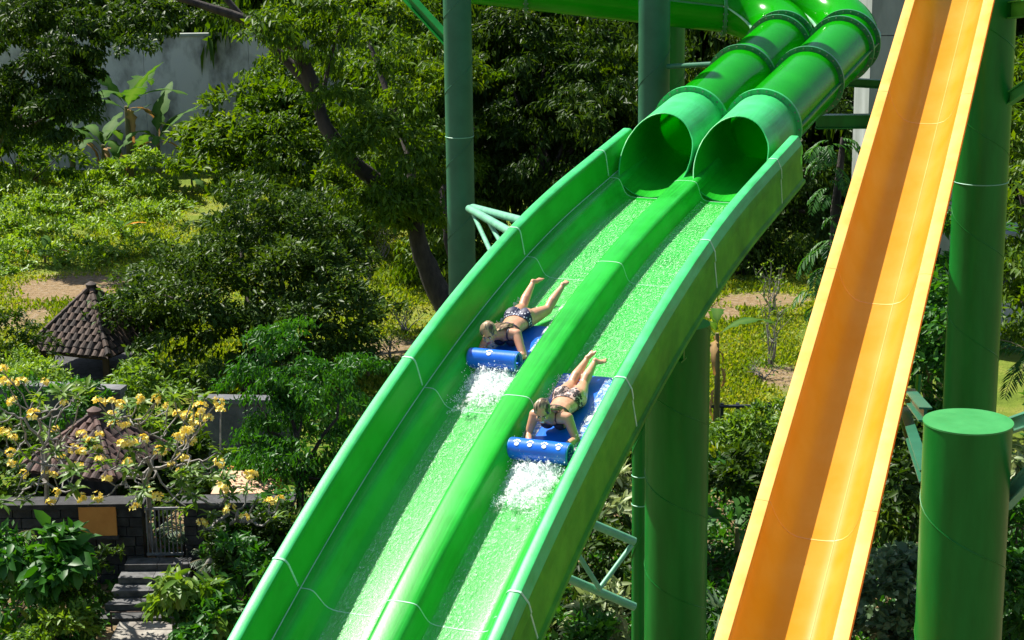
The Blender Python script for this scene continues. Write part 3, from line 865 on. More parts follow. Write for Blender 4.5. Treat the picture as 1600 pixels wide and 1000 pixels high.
# ================================================================== TREES
# the large spreading tree whose limbs arch over the lawn
base = gp(705, 492)
dT = proj(base)[2]
tree('spreading_tree', 'large spreading tree with dark arching limbs left of the slim column', base,
     [px(682, 445, dT), px(655, 385, dT - .2), px(640, 320, dT - .4)], .36,
     [B(610, 225, dT + 5, 85, 2.6, 90), B(525, 320, dT + 8, 75, 2.2, 55), B(640, 130, dT + 4, 100, 3, 80), B(560, 50, dT + 6, 110, 3, 70), B(630, 320, dT + 4, 60, 1.8, 45), B(455, 250, dT + 9, 55, 2, 60), B(690, 240, dT + 4, 60, 2, 110), B(690, 360, dT + 3, 50, 1.8, 55), B(600, 215, dT - 1.5, 42, .9, 36), B(540, 150, dT - 1.5, 38, .9, 34), B(650, 260, dT - 1.5, 36, .9, 44), B(470, 60, dT - 2.5, 50, .9, 24), B(570, 60, dT - 1, 60, 1.2, 40), B(500, 30, dT - 2, 50, 1, 28), B(660, 150, dT - 1, 40, 1, 50), B(585, 320, dT - 1, 34, .8, 26), B(610, 285, dT - 2, 40, .9, 30), B(560, 225, dT - 2, 34, .8, 26), B(635, 330, dT - 2, 34, .8, 30), B(655, 215, dT - 2, 34, .8, 34), B(530, 285, dT - 1.5, 30, .8, 24), B(430, 30, dT - 2.5, 40, .8, 20)],
     3900, 15, .25, .21, .075, L_MID, 21,
     limbs=[(0, 0, .25, [px(645, 335, dT), px(600, 292, dT - .5), px(548, 252, dT - 1), px(508, 198, dT - 1), px(490, 140, dT - 1), px(455, 102, dT - 1), px(415, 62, dT - 1), px(372, 20, dT - 1), px(330, -30, dT - 1)]),
            (0, 0, .22, [px(490, 140, dT - 1), px(462, 72, dT - 1.4), px(415, 44, dT - 1.6), px(360, 22, dT - 1.8), px(290, 0, dT - 2), px(180, -30, dT - 2)]),
            (0, 0, .07, [px(500, 170, dT - 1), px(512, 110, dT - 1.3), px(530, 40, dT - 1.3), px(525, -20, dT - 1)]),
            (0, 0, .17, [px(642, 325, dT), px(640, 240, dT + .5), px(600, 130, dT + 1), px(560, 20, dT + 1.5)]),
            (0, 0, .15, [px(720, 440, dT + 1), px(700, 380, dT + .8), px(690, 300, dT + 1), px(740, 200, dT + 2)])], droop=.9, out=.5)
# its neighbours
def simple_tree(name, label, gu, gv, blobs, n_cl, per, spread, L, W, mat, seed, r0=.22, group=None, lean=0, **kw):
    b = gp(gu, gv); c0 = Vector(blobs[0][0])
    lim = [(b.lerp(c0, .55), Vector(c) + Vector((0, 0, -.1)), r0 * .5) for c, r in blobs[:6]]
    return tree(name, label, b, [b.lerp(c0, .3), b.lerp(c0, .55)], r0, blobs, n_cl, per, spread, L, W, mat, seed, limbs=lim, group=group, **kw)
simple_tree('broadleaf_tree', 'dark tree whose drooping sprays hang between the two faded columns', 850, 425,
            [B(880, 200, 56, 110, 3, 120), B(800, 130, 57, 80, 2.5, 110), B(950, 120, 56, 90, 2.5, 100), B(850, 60, 58, 120, 3, 70), B(780, 300, 57, 60, 2, 80), B(930, 260, 57, 70, 2, 70)],
            2100, 16, .25, .22, .075, L_DARK, 22, droop=1.0, out=.5)
simple_tree('broadleaf_tree', 'very dark tree in shadow behind the twin tubes', 1165, 430,
            [B(1150, 250, 57, 100, 3, 130), B(1260, 200, 56, 100, 3, 160), B(1200, 345, 56, 110, 2.5, 60), B(1290, 330, 56, 60, 2, 80), B(1100, 120, 58, 80, 2.5, 90), B(1165, 430, 54, 22, .8, 22)],
            1900, 15, .27, .20, .075, L_DARK, 23, droop=.8, out=.5)
simple_tree('round_tree', 'dense dark rounded tree on the lawn behind the tiled pavilion', 395, 615,
            [B(400, 430, 44, 130, 2.6, 110), B(300, 480, 43.5, 90, 2.2, 85), B(480, 470, 43.5, 100, 2.3, 95), B(380, 350, 45, 100, 2.2, 60), B(470, 370, 45, 80, 2, 65), B(240, 450, 44, 55, 1.6, 55), B(540, 500, 43.5, 50, 1.6, 55), B(360, 540, 43, 90, 2, 45)],
            2700, 15, .20, .155, .065, L_GLOSSY, 24, droop=.25, out=.7, up=.6)
simple_tree('feathery_tree', 'bright green tree with hanging paired leaflets in front of the round tree', 470, 880,
            [B(470, 640, 33.5, 75, 1.2, 100), B(440, 560, 34, 60, 1.0, 55), B(500, 740, 33, 60, 1.2, 80), B(425, 680, 33.6, 50, .8, 45), B(540, 600, 34, 50, 1.0, 60), B(400, 620, 33.5, 45, .8, 45), B(455, 515, 34, 25, .5, 28)],
            900, 17, .16, .115, .042, L_FRESH, 25, r0=.1, droop=1.1, out=.4, up=.2)
simple_tree('leafy_tree', 'light green leafy tree against the stained concrete wall', 380, 300,
            [B(400, 190, 62, 85, 2.4, 65), B(330, 200, 63, 42, 1.6, 42), B(460, 210, 61, 70, 2, 75), B(360, 255, 61, 80, 2, 32), B(305, 235, 62, 38, 1.4, 34), B(440, 140, 64, 60, 2, 50)],
            1500, 14, .26, .26, .10, L_MID, 26, r0=.15, droop=.2, up=.6)
simple_tree('overhanging_tree', 'dark leafy branches hanging into the top left corner', -45, 330,
            [B(50, 90, 57, 70, 2.2, 80), B(100, 170, 56, 50, 1.6, 34), B(20, 160, 57, 50, 1.6, 45), B(95, 110, 57, 60, 1.8, 60), B(115, 55, 57, 50, 1.8, 55), B(115, 145, 57, 28, 1.2, 50), B(20, 20, 58, 80, 2.2, 50), B(240, 18, 58, 75, 1.6, 20), B(345, 25, 58, 50, 1.2, 16), B(212, 70, 56, 18, .6, 20), B(325, 80, 56, 13, .4, 20), B(360, 92, 56, 9, .3, 14), B(180, 40, 57, 40, 1, 22)],
            2100, 14, .2, .19, .08, L_DARK, 27, droop=.9, out=.5)
simple_tree('leaning_bush', 'dark bush at the left edge beside the tiled pavilion', 5, 640,
            [B(5, 540, 42, 45, 1.2, 70), B(-30, 590, 42, 70, 1.5, 60), B(20, 600, 41.5, 45, 1.2, 40)],
            420, 14, .16, .13, .05, L_DARK, 28, r0=.08)
# farther trees that close the view, individual trunks and shared crowns
FAR = [('tall background tree seen above the concrete wall, far left', 60, 300, 78, 40, 5.2, 10.5), ('tall background tree over the middle of the concrete wall', 300, 290, 80, -20, 5, 11.0),
       ('tall background tree behind the spreading tree', 520, 290, 78, 20, 5.5, 11.5), ('tall background tree left of the slim column', 690, 300, 74, 60, 5.5, 12.0),
       ('tall background tree right of the slim column', 830, 300, 72, 40, 5.5, 12.0), ('tall background tree behind the faded tube column', 980, 300, 76, 20, 5.5, 12.0),
       ('tall background tree behind the tubes', 1130, 300, 72, 60, 5.5, 12.5), ('tall background tree left of the concrete tower', 1290, 300, 68, 60, 5.5, 12.5),
       ('tall background tree behind the orange slide', 1440, 300, 66, 60, 5.5, 12.5), ('tall background tree at the right edge', 1600, 300, 60, 60, 5.5, 12.5),
       ('lower background tree on the left of the dark shade', 760, 420, 60, 200, 3.2, 7.5), ('lower background tree in the dark shade beside the tubes', 930, 400, 62, 200, 3.4, 7.5), ('lower background tree under the tubes', 1090, 400, 64, 200, 3.6, 7.5),
       ('lower background tree left of the hanging vine', 1230, 330, 66, 200, 3.6, 7.0)]
_bl = [((0, 0, .62), (1, 1, .42)), ((-.55, -.2, .45), (.6, .7, .32)), ((.55, -.2, .48), (.6, .7, .34)), ((0, -.5, .3), (.8, .6, .3)), ((.1, .1, .85), (.6, .6, .25))]
FARM = []
for s in (31, 32, 33):
    arr = blob_leaves(_bl, 1500, 11, .075, s, .085, .036, droop=.7, out=.6, inner=.35)
    FARM.append(leaves_mesh('crown', *arr)); FARM[-1].materials.append(L_DARK if s != 33 else L_MID)
for i, (lab, u, v, Y, vtop, rad, h) in enumerate(FAR):
    p = px(u, 300, 1); d = (p - CP); k = Y / d.y; b = Vector((d.x * k, Y, 0))
    root = empty('background_tree', b, lab, 'tree', 'background trees')
    MB().tube([b, b + Vector((.1, 0, h * .3)), b + Vector((-.1, 0, h * .6))], [.35, .28, .18], 8).build('trunk', M_BARK, root, smooth=60)
    for sg in (-1, 1):
        MB().tube(limb_path(b + Vector((0, 0, h * .3)), b + Vector((sg * rad * .5, -rad * .2, h * .6)), .3, 5, i * 3 + sg), [.18, .16, .13, .1, .07, .04], 7).build('limb', M_BARK, root, smooth=60)
    c = link('crown', FARM[i % 3], None, root, (0, 0, 0)); c.scale = (rad, rad * .8, h); c.rotation_euler = (0, 0, .7 * i)

# ================================================================== WALLS AND BUILDINGS
def wall_run(name, p0, p1, h, thick, mat, label, cope=None, cat='wall', z0=0.0, panels=0):
    """straight wall from p0 to p1 with a coping and, if asked, recessed panel joints"""
    p0 = Vector((p0.x, p0.y, z0)); p1 = Vector((p1.x, p1.y, z0)); d = p1 - p0; L = d.length; t = d / L; nrm = Vector((t.y, -t.x, 0))
    root = empty(name, p0, label, cat)
    n = max(1, panels); g = .012 if panels else 0
    for i in range(n):
        a = p0 + t * (L * i / n + g / 2); b = p0 + t * (L * (i + 1) / n - g / 2)
        mb = MB(); mb.prism([a - nrm * thick / 2, b - nrm * thick / 2, b + nrm * thick / 2, a + nrm * thick / 2], (0, 0, h)); mb.build('wall_panel', mat, root)
    if cope:
        a = p0 - t * .03; b = p1 + t * .03; w = thick / 2 + .05
        mb = MB(); z = Vector((0, 0, h + .002)); mb.prism([a - nrm * w + z, b - nrm * w + z, b + nrm * w + z, a + nrm * w + z], (0, 0, .10)); mb.build('coping', cope, root)
    return root
def at_y(u, Y, z=0.0):
    d = px(u, 400, 1) - CP; k = Y / d.y; return Vector((d.x * k, Y, z))
wall_run('concrete_wall', at_y(-80, 72.5), at_y(720, 73.5), 5.0, .3, M_CONC, 'tall stained grey concrete wall behind the banana plants', M_CONC2, panels=5)
tw = empty('concrete_tower', at_y(1410, 47), 'weathered grey concrete tower wall behind the orange slide', 'building')
c = at_y(1408, 47)
for k in range(4):
    mb = MB(); mb.box(c + Vector((0, 0, 1.85 + 3.7 * k)), (2.25, 2.0, 3.68)); mb.build('wall_panel', M_CONC2, tw)
for i, (u0, u1, v, Y, lab) in enumerate(((720, 930, 60, 96, 'far orange tiled roof glimpsed through the leaves right of the slim column'), (370, 420, 22, 92, 'far red roof patch above the concrete wall'))):
    p = px(u0, v, Y); q = px(u1, v, Y)
    root = empty('far_house', Vector((p.x, p.y, 0)), lab, 'house')
    w = (q - p).length
    mb = MB(); mb.box(Vector(((p.x + q.x) / 2, p.y + 2, (p.z - .5) / 2)), (w, 4, p.z - .5)); mb.build('wall', M_CONC, root)
    nrow = 7; rise = 1.6
    for r_ in range(nrow):
        y0 = p.y - .4 + 2.4 * r_ / nrow; z0 = p.z - .5 + rise * r_ / nrow
        mb = MB(); mb.prism([Vector((p.x - .2, y0, z0)), Vector((q.x + .2, y0, z0)), Vector((q.x + .2, y0 + 2.4 / nrow + .05, z0 + rise / nrow + .03)), Vector((p.x - .2, y0 + 2.4 / nrow + .05, z0 + rise / nrow + .03))], (0, 0, .06))
        mb.build('roof_course', M_REDROOF, root)

# ---------------------------------------------------------------- hip roofs with single clay tiles
def tile_mesh(w, l):
    """shallow barrel tile lying along +y, thick at the butt"""
    mb = MB(); rows = []
    for y, z in ((0, .022), (l * 1.18, 0)):
        rows.append([Vector((w * (k / 4 - .5) * .98, y, z + .055 * w / .2 * math.sin(math.pi * k / 4))) for k in range(5)])
    mb.grid(rows)
    mb.grid([[p - Vector((0, 0, .02)) for p in rows[0]], rows[0]])
    return mb.mesh('tile', smooth=None, fix=False)
def hip_roof(root, centre, Rr, rise, phi, tile_w, tile_l, mat, ridge_mat):
    """pyramid roof; centre at eave level (world), corners at angle phi"""
    org = root.location
    corners = [centre + Vector((Rr * math.cos(phi + k * math.pi / 2), Rr * math.sin(phi + k * math.pi / 2), 0)) for k in range(4)]
    apex = centre + Vector((0, 0, rise))
    deck = MB()
    ap = apex - Vector((0, 0, .05))
    for k in range(4): deck.poly([corners[k] - Vector((0, 0, .06)), corners[(k + 1) % 4] - Vector((0, 0, .06)), ap])
    deck.poly([c_ - Vector((0, 0, .06)) for c_ in reversed(corners)])
    dk = deck.build('roof', M_WOOD, root)
    tm = tile_mesh(tile_w, tile_l); tm.materials.append(mat)
    for k in range(4):
        a, b = corners[k], corners[(k + 1) % 4]; mid = (a + b) / 2; ex = (b - a).normalized(); ey = (apex - mid); sl = ey.length; ey.normalize(); ez = ex.cross(ey).normalized()
        if ez.z < 0: ex = -ex; ez = ex.cross(ey).normalized()
        half_w = (b - a).length / 2; nr = int(sl / tile_l)
        for r_ in range(nr + 1):
            y = r_ * tile_l - .04; hw = half_w * max(0, 1 - (y + tile_l * .55) / sl); n = int(2 * hw / tile_w)
            if n < 1: continue
            for i in range(n):
                x = (i - (n - 1) / 2) * tile_w
                o = link('tile', tm, None, dk)
                p = mid + ex * (x + random.uniform(-.006, .006)) + ey * (y + random.uniform(-.012, .012)) + ez * (.012 + random.uniform(0, .008))
                Mx = Matrix((ex, ey, ez)).transposed().to_4x4() @ Euler((random.uniform(-.04, .05), random.uniform(-.05, .05), random.uniform(-.03, .03))).to_matrix().to_4x4()
                Mx.translation = p - org
                o.matrix_local = Mx
    for k in range(4):
        n = 9; a = corners[k] + Vector((0, 0, .04)); bq = apex + Vector((0, 0, .05))
        for i in range(n):
            p = a.lerp(bq, i / n); q = a.lerp(bq, (i + 1.25) / n)
            mb = MB(); mb.tube([p, q], [.075 * tile_w / .2, .055 * tile_w / .2], 8); mb.build('ridge_tile', ridge_mat, None, origin=org).parent = dk
            bpy.context.view_layer
            o = COL.objects[-1]; o.location = (0, 0, 0)
    mb = MB(); mb.tube([apex, apex + Vector((0, 0, .10)), apex + Vector((0, 0, .16))], [.11, .13, .03], 10); mb.build('finial', ridge_mat, root, smooth=50)
    return corners, apex

cen = px(148, 533, 44.5)
pav = empty('pavilion', Vector((cen.x, cen.y, 0)), 'small pavilion with a mossy brown tiled hip roof on the lawn', 'pavilion')
cn, ap = hip_roof(pav, cen, 1.54, 1.26, R(180 + 23), .19, .165, M_TILE, M_TILE)
for k in range(4):
    p = cen.lerp(cn[k], .78); mb = MB(); mb.box(Vector((p.x, p.y, cen.z / 2 - .02)), (.13, .13, cen.z - .06)); mb.build('post', M_WOOD, pav)
    p2 = cen.lerp(cn[(k + 1) % 4], .78); mb = MB(); mb.tube([Vector((p.x, p.y, cen.z - .12)), Vector((p2.x, p2.y, cen.z - .12))], .05, 6); mb.build('tie_beam', M_WOOD, pav)
mb = MB(); mb.box(Vector((cen.x, cen.y, .15)), (2.3, 2.3, .3)); mb.build('plinth', M_STONE, pav)

cen2 = px(152, 716, 33.6)
gate_h = empty('gatehouse', Vector((cen2.x, cen2.y, 0)), 'dark stone gatehouse with a red brown tiled roof behind the flowering branches', 'gatehouse')
cn, ap = hip_roof(gate_h, cen2, 1.32, .78, R(180 + 23), .17, .15, M_TILE2, M_TILE2)
mb = MB(); mb.box(Vector((cen2.x, cen2.y, (cen2.z - .1) / 2)), (1.0, 1.0, cen2.z - .1), Matrix.Rotation(R(-22), 3, 'Z')); mb.build('core', M_STONE, gate_h)
for k in range(4):
    p = cen2.lerp(cn[k], .8); mb = MB(); mb.box(Vector((p.x, p.y, cen2.z / 2 - .05)), (.16, .16, cen2.z - .1)); mb.build('post', M_STONE, gate_h)

# dark garden wall, gate and steps
Yw = 30.2
def stone_wall(u0, u1, z0, z1, Y, label):
    """coursed lava stone: every block of the face a part"""
    a = at_y(u0, Y); b = at_y(u1, Y); L = b.x - a.x
    root = empty('stone_wall', a, label, 'wall')
    mb = MB(); mb.box(Vector(((a.x + b.x) / 2, Y + .14, (z0 + z1) / 2 - .02)), (L - .02, .2, z1 - z0 - .04)); mb.build('core', M_STONE, root)
    nrow = int(round((z1 - z0) / .17)); hh = (z1 - z0) / nrow; g = random.Random(int(u0) + 5)
    for r_ in range(nrow):
        x = a.x - (.2 if r_ % 2 else 0); 
        while x < b.x:
            w = g.uniform(.3, .52); x0 = max(x, a.x) + .008; x1 = min(x + w, b.x) - .008
            if x1 - x0 > .05:
                mb = MB(); mb.box(Vector(((x0 + x1) / 2, Y + g.uniform(-.018, .012), z0 + hh * (r_ + .5))), (x1 - x0, .09, hh - .014)); mb.build('stone', M_STONE, root)
            x += w
    mb = MB(); mb.box(Vector(((a.x + b.x) / 2, Y + .1, z1 + .045)), (L + .08, .42, .085)); mb.build('coping', M_STONE, root)
    return root
stone_wall(-40, 198, 0, 1.35, Yw, 'dark lava stone wall left of the iron gate')
stone_wall(264, 440, 0, 1.35, Yw, 'dark lava stone wall right of the iron gate')
p0 = at_y(96, Yw - .06, .95); p1 = at_y(156, Yw - .06, 1.40)
pan = empty('plaster_panel', Vector((p0.x, Yw - .07, .9)), 'orange ochre plaster panel on the dark stone wall', 'panel')
mb = MB(); mb.box(Vector(((p0.x + p1.x) / 2, Yw - .10, 1.14)), (p1.x - p0.x, .05, .50)); mb.build('plaster', M_PLASTER, pan)
mb = MB(); mb.box(Vector(((p0.x + p1.x) / 2, Yw - .11, .86)), (p1.x - p0.x + .06, .09, .05)); mb.build('sill', M_STONE, pan)
gx0 = at_y(202, Yw).x; gx1 = at_y(262, Yw).x
gz0 = .50
gate = empty('iron_gate', Vector((gx0, Yw, gz0)), 'grey iron bar gate at the head of the stone steps', 'gate')
nb = 9
for i in range(nb):
    x = gx0 + .03 + (gx1 - gx0 - .06) * i / (nb - 1)
    mb = MB(); mb.box(Vector((x, Yw - .05, gz0 + .43)), (.022, .022, .80)); mb.build('bar', M_IRON, gate)
for z in (.03, .83):
    mb = MB(); mb.box(Vector(((gx0 + gx1) / 2, Yw - .05, gz0 + z)), (gx1 - gx0, .035, .04)); mb.build('rail', M_IRON, gate)
steps = empty('stone_steps', at_y(200, 28.4), 'grey stone steps leading up to the iron gate', 'steps')
for i in range(5):
    cx = (at_y(196, Yw).x + at_y(258, Yw).x) / 2 - .02 * (4 - i); w = 1.35 - .07 * i
    y = 28.45 + .30 * i; z = .11 * (i + 1)
    for sgn in (-1, 1):
        mb = MB(); mb.box(Vector((cx + sgn * w / 4, y + .15, z - .06)), (w / 2 - .008, .31, .10)); mb.build('tread', M_STEP, steps)
    mb = MB(); mb.box(Vector((cx, y + .17, (z - .12) / 2 + .002)), (w - .04, .28, max(.02, z - .12))); mb.build('riser', M_STONE, steps)
mb = MB(); a = at_y(120, 27.2); b = at_y(280, 27.2)
mb.box(Vector(((a.x + b.x) / 2, 27.4, .03)), (b.x - a.x, 2.0, .06)); tag(mb.build('path', M_PATH if 'M_PATH' in globals() else noisy('pale_path', (.16, .14, .12), (.30, .28, .24), scale=5, rough=.9, bump=.2)), kind='structure')
hr = empty('handrail', at_y(136, 28.2), 'thin dark rail posts at the foot of the stone steps', 'handrail')
for u in (136, 250):
    p = at_y(u, 28.2); mb = MB(); mb.tube([p, p + Vector((0, 0, .32))], .015, 6); mb.build('post', M_WOOD, hr)
a = at_y(136, 28.2); b = at_y(250, 28.2); mb = MB(); mb.tube([a + Vector((0, 0, .31)), b + Vector((0, 0, .31))], .012, 6); mb.build('rail', M_WOOD, hr)
wall_run('garden_wall', at_y(-60, 37.0), at_y(178, 36.4), 1.55, .25, M_GREYWALL, 'grey rendered garden wall behind the flowering tree, left half', M_GREYWALL, panels=4)
wall_run('garden_wall', at_y(300, 36.2), at_y(450, 36.0), 1.40, .25, M_GREYWALL, 'grey rendered garden wall beside the feathery green tree', M_GREYWALL, panels=2)
# small house with a peach awning
a = at_y(322, 30.80); b = at_y(410, 30.80)
sh = empty('small_house', a, 'small orange walled house with a peach canvas awning among branches', 'house')
ztop = px(365, 765, proj(Vector((a.x, 30.80, 1.5)))[2]).z
mb = MB(); mb.box(Vector(((a.x + b.x) / 2, 31.50, ztop / 2)), (b.x - a.x, 1.2, ztop)); mb.build('wall', M_PLASTER, sh)
for i in range(3):
    x = a.x + (b.x - a.x) * (.2 + .3 * i); mb = MB(); mb.box(Vector((x, 30.86, ztop - .35)), (.22, .04, .4)); mb.build('shutter', M_WOOD, sh)
mb = MB(); mb.prism([Vector((a.x - .08, 30.52, ztop + .0)), Vector((b.x + .08, 30.52, ztop)), Vector((b.x + .02, 31.42, ztop + .10)), Vector((a.x - .02, 31.42, ztop + .10))], (0, 0, .02)); mb.build('awning', M_PEACH, sh)
# low dark fence across the lawn on the right
fence = empty('low_fence', at_y(1090, 37.6), 'low dark blue rail fence at the near edge of the right lawn', 'fence')
M_BLUEF = noisy('dark_blue_paint', (.008, .012, .022), (.02, .03, .05), scale=5, rough=.5)
for z in (.35, .75):
    a = at_y(1080, 37.6, z); b = at_y(1240, 37.6, z); mb = MB(); mb.tube([a, b], .035, 8); mb.build('rail', M_BLUEF, fence)
for k in range(7):
    p = at_y(1082 + 25 * k, 37.6); mb = MB(); mb.box(p + Vector((0, .05, .4)), (.07, .07, .8)); mb.build('post', M_BLUEF, fence)
gb = empty('grey_shed', at_y(1588, 45), 'pale grey shed wall behind the tall column at the right edge', 'shed')
c = at_y(1600, 45)
mb = MB(); mb.box(c + Vector((0, 1.5, 1.3)), (1.6, 2.5, 2.6)); mb.build('wall', M_CONC, gb)
mb = MB(); mb.box(c + Vector((0, 1.4, 2.7)), (1.9, 2.9, .14)); mb.build('roof', M_CONC2, gb)
mb = MB(); mb.box(c + Vector((-.3, .22, 1.5)), (.6, .06, .6)); mb.build('window', M_BLUEF, gb)

# ================================================================== PLUMERIA WITH YELLOW FLOWERS
FL = [(3,580),(10,598),(35,598),(70,598),(20,628),(100,632),(155,631),(175,630),(188,634),(53,650),(218,625),(245,626),(175,648),(8,676),(19,684),(127,680),(143,692),(155,680),(178,665),(196,666),(85,672),(153,701),(130,707),(115,703),(157,720),(95,716),(225,688),(190,697),(205,695),(200,724),(120,728),(126,732),(17,708),(19,728),(36,742),(72,741),(84,744),(167,750),(88,770),(79,787),(127,779),(152,778),(230,770),(247,779),(211,795),(248,706),
      (262,634),(279,648),(292,652),(313,638),(341,629),(345,643),(314,652),(326,655),(293,675),(304,665),(278,684),(287,690),(302,689),(252,707),(342,724),(286,718),(268,727),(282,738),(392,744),(346,765),(421,787),(437,782),(359,797),(381,810),(316,818)]
def flower_cluster_mesh(seed):
    """umbel of five-petalled blossoms"""
    g = np.random.default_rng(seed); P = []; A = []; Nn = []
    for i in range(11):
        d = unit(g.normal(size=(1, 3)))[0]; d[2] = abs(d[2]) * .8 + .1; c = d * .062 * g.uniform(.6, 1.1)
        e1 = np.cross(d, [0, 0, 1.]) + 1e-3; e1 /= np.linalg.norm(e1); e2 = np.cross(d, e1)
        for k in range(5):
            q = 2 * math.pi * k / 5 + i
            P.append(c); A.append(e1 * math.cos(q) + e2 * math.sin(q) + d * .55); Nn.append(d)
    n = len(P); return leaves_mesh('flower_cluster', P, A, Nn, .042, .032, g.random(n), shape='d', curl=.1, fold=.05)
FLM = [flower_cluster_mesh(s) for s in (41, 42, 43)]
for f_ in FLM: f_.materials.append(M_PETAL)
def rosette_mesh(seed, n=14, L=.24, W=.07):
    g = np.random.default_rng(seed); P = []; A = []; Nn = []
    for i in range(n):
        q = i * 2.4; el = g.uniform(-.25, .9)
        P.append((0, 0, g.uniform(-.06, .01))); A.append((math.cos(q), math.sin(q), el)); Nn.append((-math.cos(q) * el, -math.sin(q) * el, 1))
    return leaves_mesh('leaf_rosette', P, A, Nn, L * g.uniform(.7, 1.15, n), W, g.random(n), shape='o', curl=.3)
ROS = [rosette_mesh(s) for s in (44, 45, 46)]
for r_ in ROS: r_.materials.append(L_LIME)
ROSM = [r_.copy() for r_ in ROS]
for r_ in ROSM: r_.materials.clear(); r_.materials.append(L_FRESH)

def plumeria(base, fork, tips, label, seed):
    g = random.Random(seed)
    root = empty('plumeria_tree', base, label, 'tree', 'plumeria trees')
    MB().tube(limb_path(base - Vector((0, 0, .05)), fork, .06, 5, seed), [.075, .07, .066, .062, .06, .056], 9).build('trunk', M_BARKG, root, smooth=60)
    br = MB()
    def grow(node, pts, r, depth):
        if len(pts) == 1:
            end = pts[0]; mid = node.lerp(end, .55) + Vector((g.uniform(-.1, .1), g.uniform(-.1, .1), -.10))
            br.tube([node, node.lerp(mid, .5) + Vector((0, 0, -.03)), mid, mid.lerp(end, .6), end], [r, r * .85, max(.011, r * .7), .012, .011], 6); return
        P = np.array([tuple(p) for p in pts]); c = P.mean(0); u_, s_, vt = np.linalg.svd(P - c)
        k = (P - c) @ vt[0]; order = np.argsort(k); h = len(pts) // 2 if g.random() < .7 else max(1, len(pts) // 3)
        cen_ = Vector(c); nxt = node.lerp(cen_, .42 if depth else .5) + Vector((g.uniform(-.08, .08), g.uniform(-.08, .08), g.uniform(-.12, .02)))
        br.tube([node, node.lerp(nxt, .5) + Vector((g.uniform(-.05, .05), g.uniform(-.05, .05), -.03)), nxt], [r, r * .92, r * .85], 6)
        r2 = max(.012, r * .78)
        grow(nxt, [pts[i] for i in order[:h]], r2, depth + 1); grow(nxt, [pts[i] for i in order[h:]], r2, depth + 1)
    allp = [t[0] for t in tips]; grow(fork, allp, .05, 0)
    br.build('branches', M_BARKG, root, smooth=60)
    for p, kind in tips:
        if kind:
            o = link('flower_cluster', FLM[g.randrange(3)], None, root, p - base); s = g.uniform(.95, 1.5); o.scale = (s, s, s); o.rotation_euler = (g.uniform(-.5, .5), g.uniform(-.5, .5), g.uniform(0, 6))
        if not kind or g.random() < .22:
            o = link('leaf_rosette', ROS[g.randrange(3)], None, root, p - base - Vector((0, 0, .05))); s = g.uniform(.7, 1.15); o.scale = (s, s, s); o.rotation_euler = (g.uniform(-.4, .4), g.uniform(-.4, .4), g.uniform(0, 6))
    return root
def tipset(cond, extra, d0, d1, seed):
    g = random.Random(seed); out = []
    for (u, v) in FL:
        if cond(u, v): out.append((px(u, v, g.uniform(d0, d1)), True))
    for (u, v) in extra: out.append((px(u, v, g.uniform(d0, d1)), False))
    return out
gL = random.Random(5)
exL = [(gL.uniform(-20, 150), gL.uniform(585, 740)) for _ in range(11)] + [(120, 600), (140, 610), (95, 610), (125, 620), (60, 615), (70, 635), (45, 700), (10, 650)]
exR = [(gL.uniform(160, 340), gL.uniform(600, 735)) for _ in range(9)] + [(250, 610), (270, 612), (300, 608), (320, 615), (240, 660), (235, 650), (255, 655), (350, 700), (300, 730), (180, 650), (205, 680)]
exL += [(gL.uniform(0, 130), gL.uniform(740, 800)) for _ in range(5)]; exR += [(gL.uniform(170, 330), gL.uniform(740, 800)) for _ in range(6)]
bL = gp(110, 905); plumeria(bL, px(78, 815, proj(bL)[2] + .1), tipset(lambda u, v: u < 140, exL, 29.0, 31.8, 3), 'yellow flowering plumeria at the left edge with bare grey branches', 51)
bR = gp(262, 905); plumeria(bR, px(228, 815, proj(bR)[2] + .1), tipset(lambda u, v: 140 <= u < 345 and v < 800, exR, 28.6, 31.2, 4), 'yellow flowering plumeria in front of the iron gate', 52)
bR2 = gp(318, 935); plumeria(bR2, px(330, 860, proj(bR2)[2]), tipset(lambda u, v: u >= 345 or v >= 800, [(400, 780), (360, 770), (410, 800), (330, 800), (385, 760), (430, 805), (300, 770), (350, 745)], 28.6, 29.8, 6), 'small plumeria with few yellow flowers nearest the green slide', 53)

# ================================================================== GARDEN PLANTING
def Bz(u, v, Y, r):   # blob above ground, metres
    p = at_y(u, Y); d = proj(p)[2]; q = px(u, v, d); return (q, r)
def sh_at(name, label, gu, gv, blobs, n_cl, per, spread, L, W, mat, seed, **kw):
    return shrub(name, label, gp(gu, gv), blobs, n_cl, per, spread, L, W, mat, seed, **kw)
sh_at('broadleaf_shrub', 'yellow green large leaved shrub right of the stone steps', 285, 1010, [B(292, 875, 28.2, 32, .4, 42), B(312, 950, 27.8, 40, .5, 48), B(272, 915, 28, 16, .3, 30)], 130, 11, .10, .22, .075, L_LIME, 61, shape='o', droop=.9, out=.5)
sh_at('leafy_shrub', 'dark green shrub at the foot of the slide beside the yellow green shrub', 370, 1010, [B(370, 920, 28.6, 55, .6, 70), B(340, 980, 27.8, 60, .6, 45), B(420, 960, 28.2, 55, .6, 60)], 330, 12, .14, .17, .07, L_FRESH, 62, droop=.5)
sh_at('leafy_shrub', 'dense dark shrub under the feathery tree', 440, 960, [B(440, 860, 30, 70, .8, 60), B(390, 850, 30, 50, .6, 45), B(480, 900, 29.5, 60, .7, 60)], 330, 12, .16, .16, .065, L_DARK, 63)
sh_at('broadleaf_shrub', 'glossy broad leaved plant left of the stone steps', 95, 985, [B(80, 860, 28.6, 28, .4, 45), B(45, 835, 28.9, 40, .5, 30), B(98, 905, 28.3, 14, .3, 35)], 95, 10, .10, .26, .13, L_FRESH, 64, shape='o', droop=.8, out=.6)
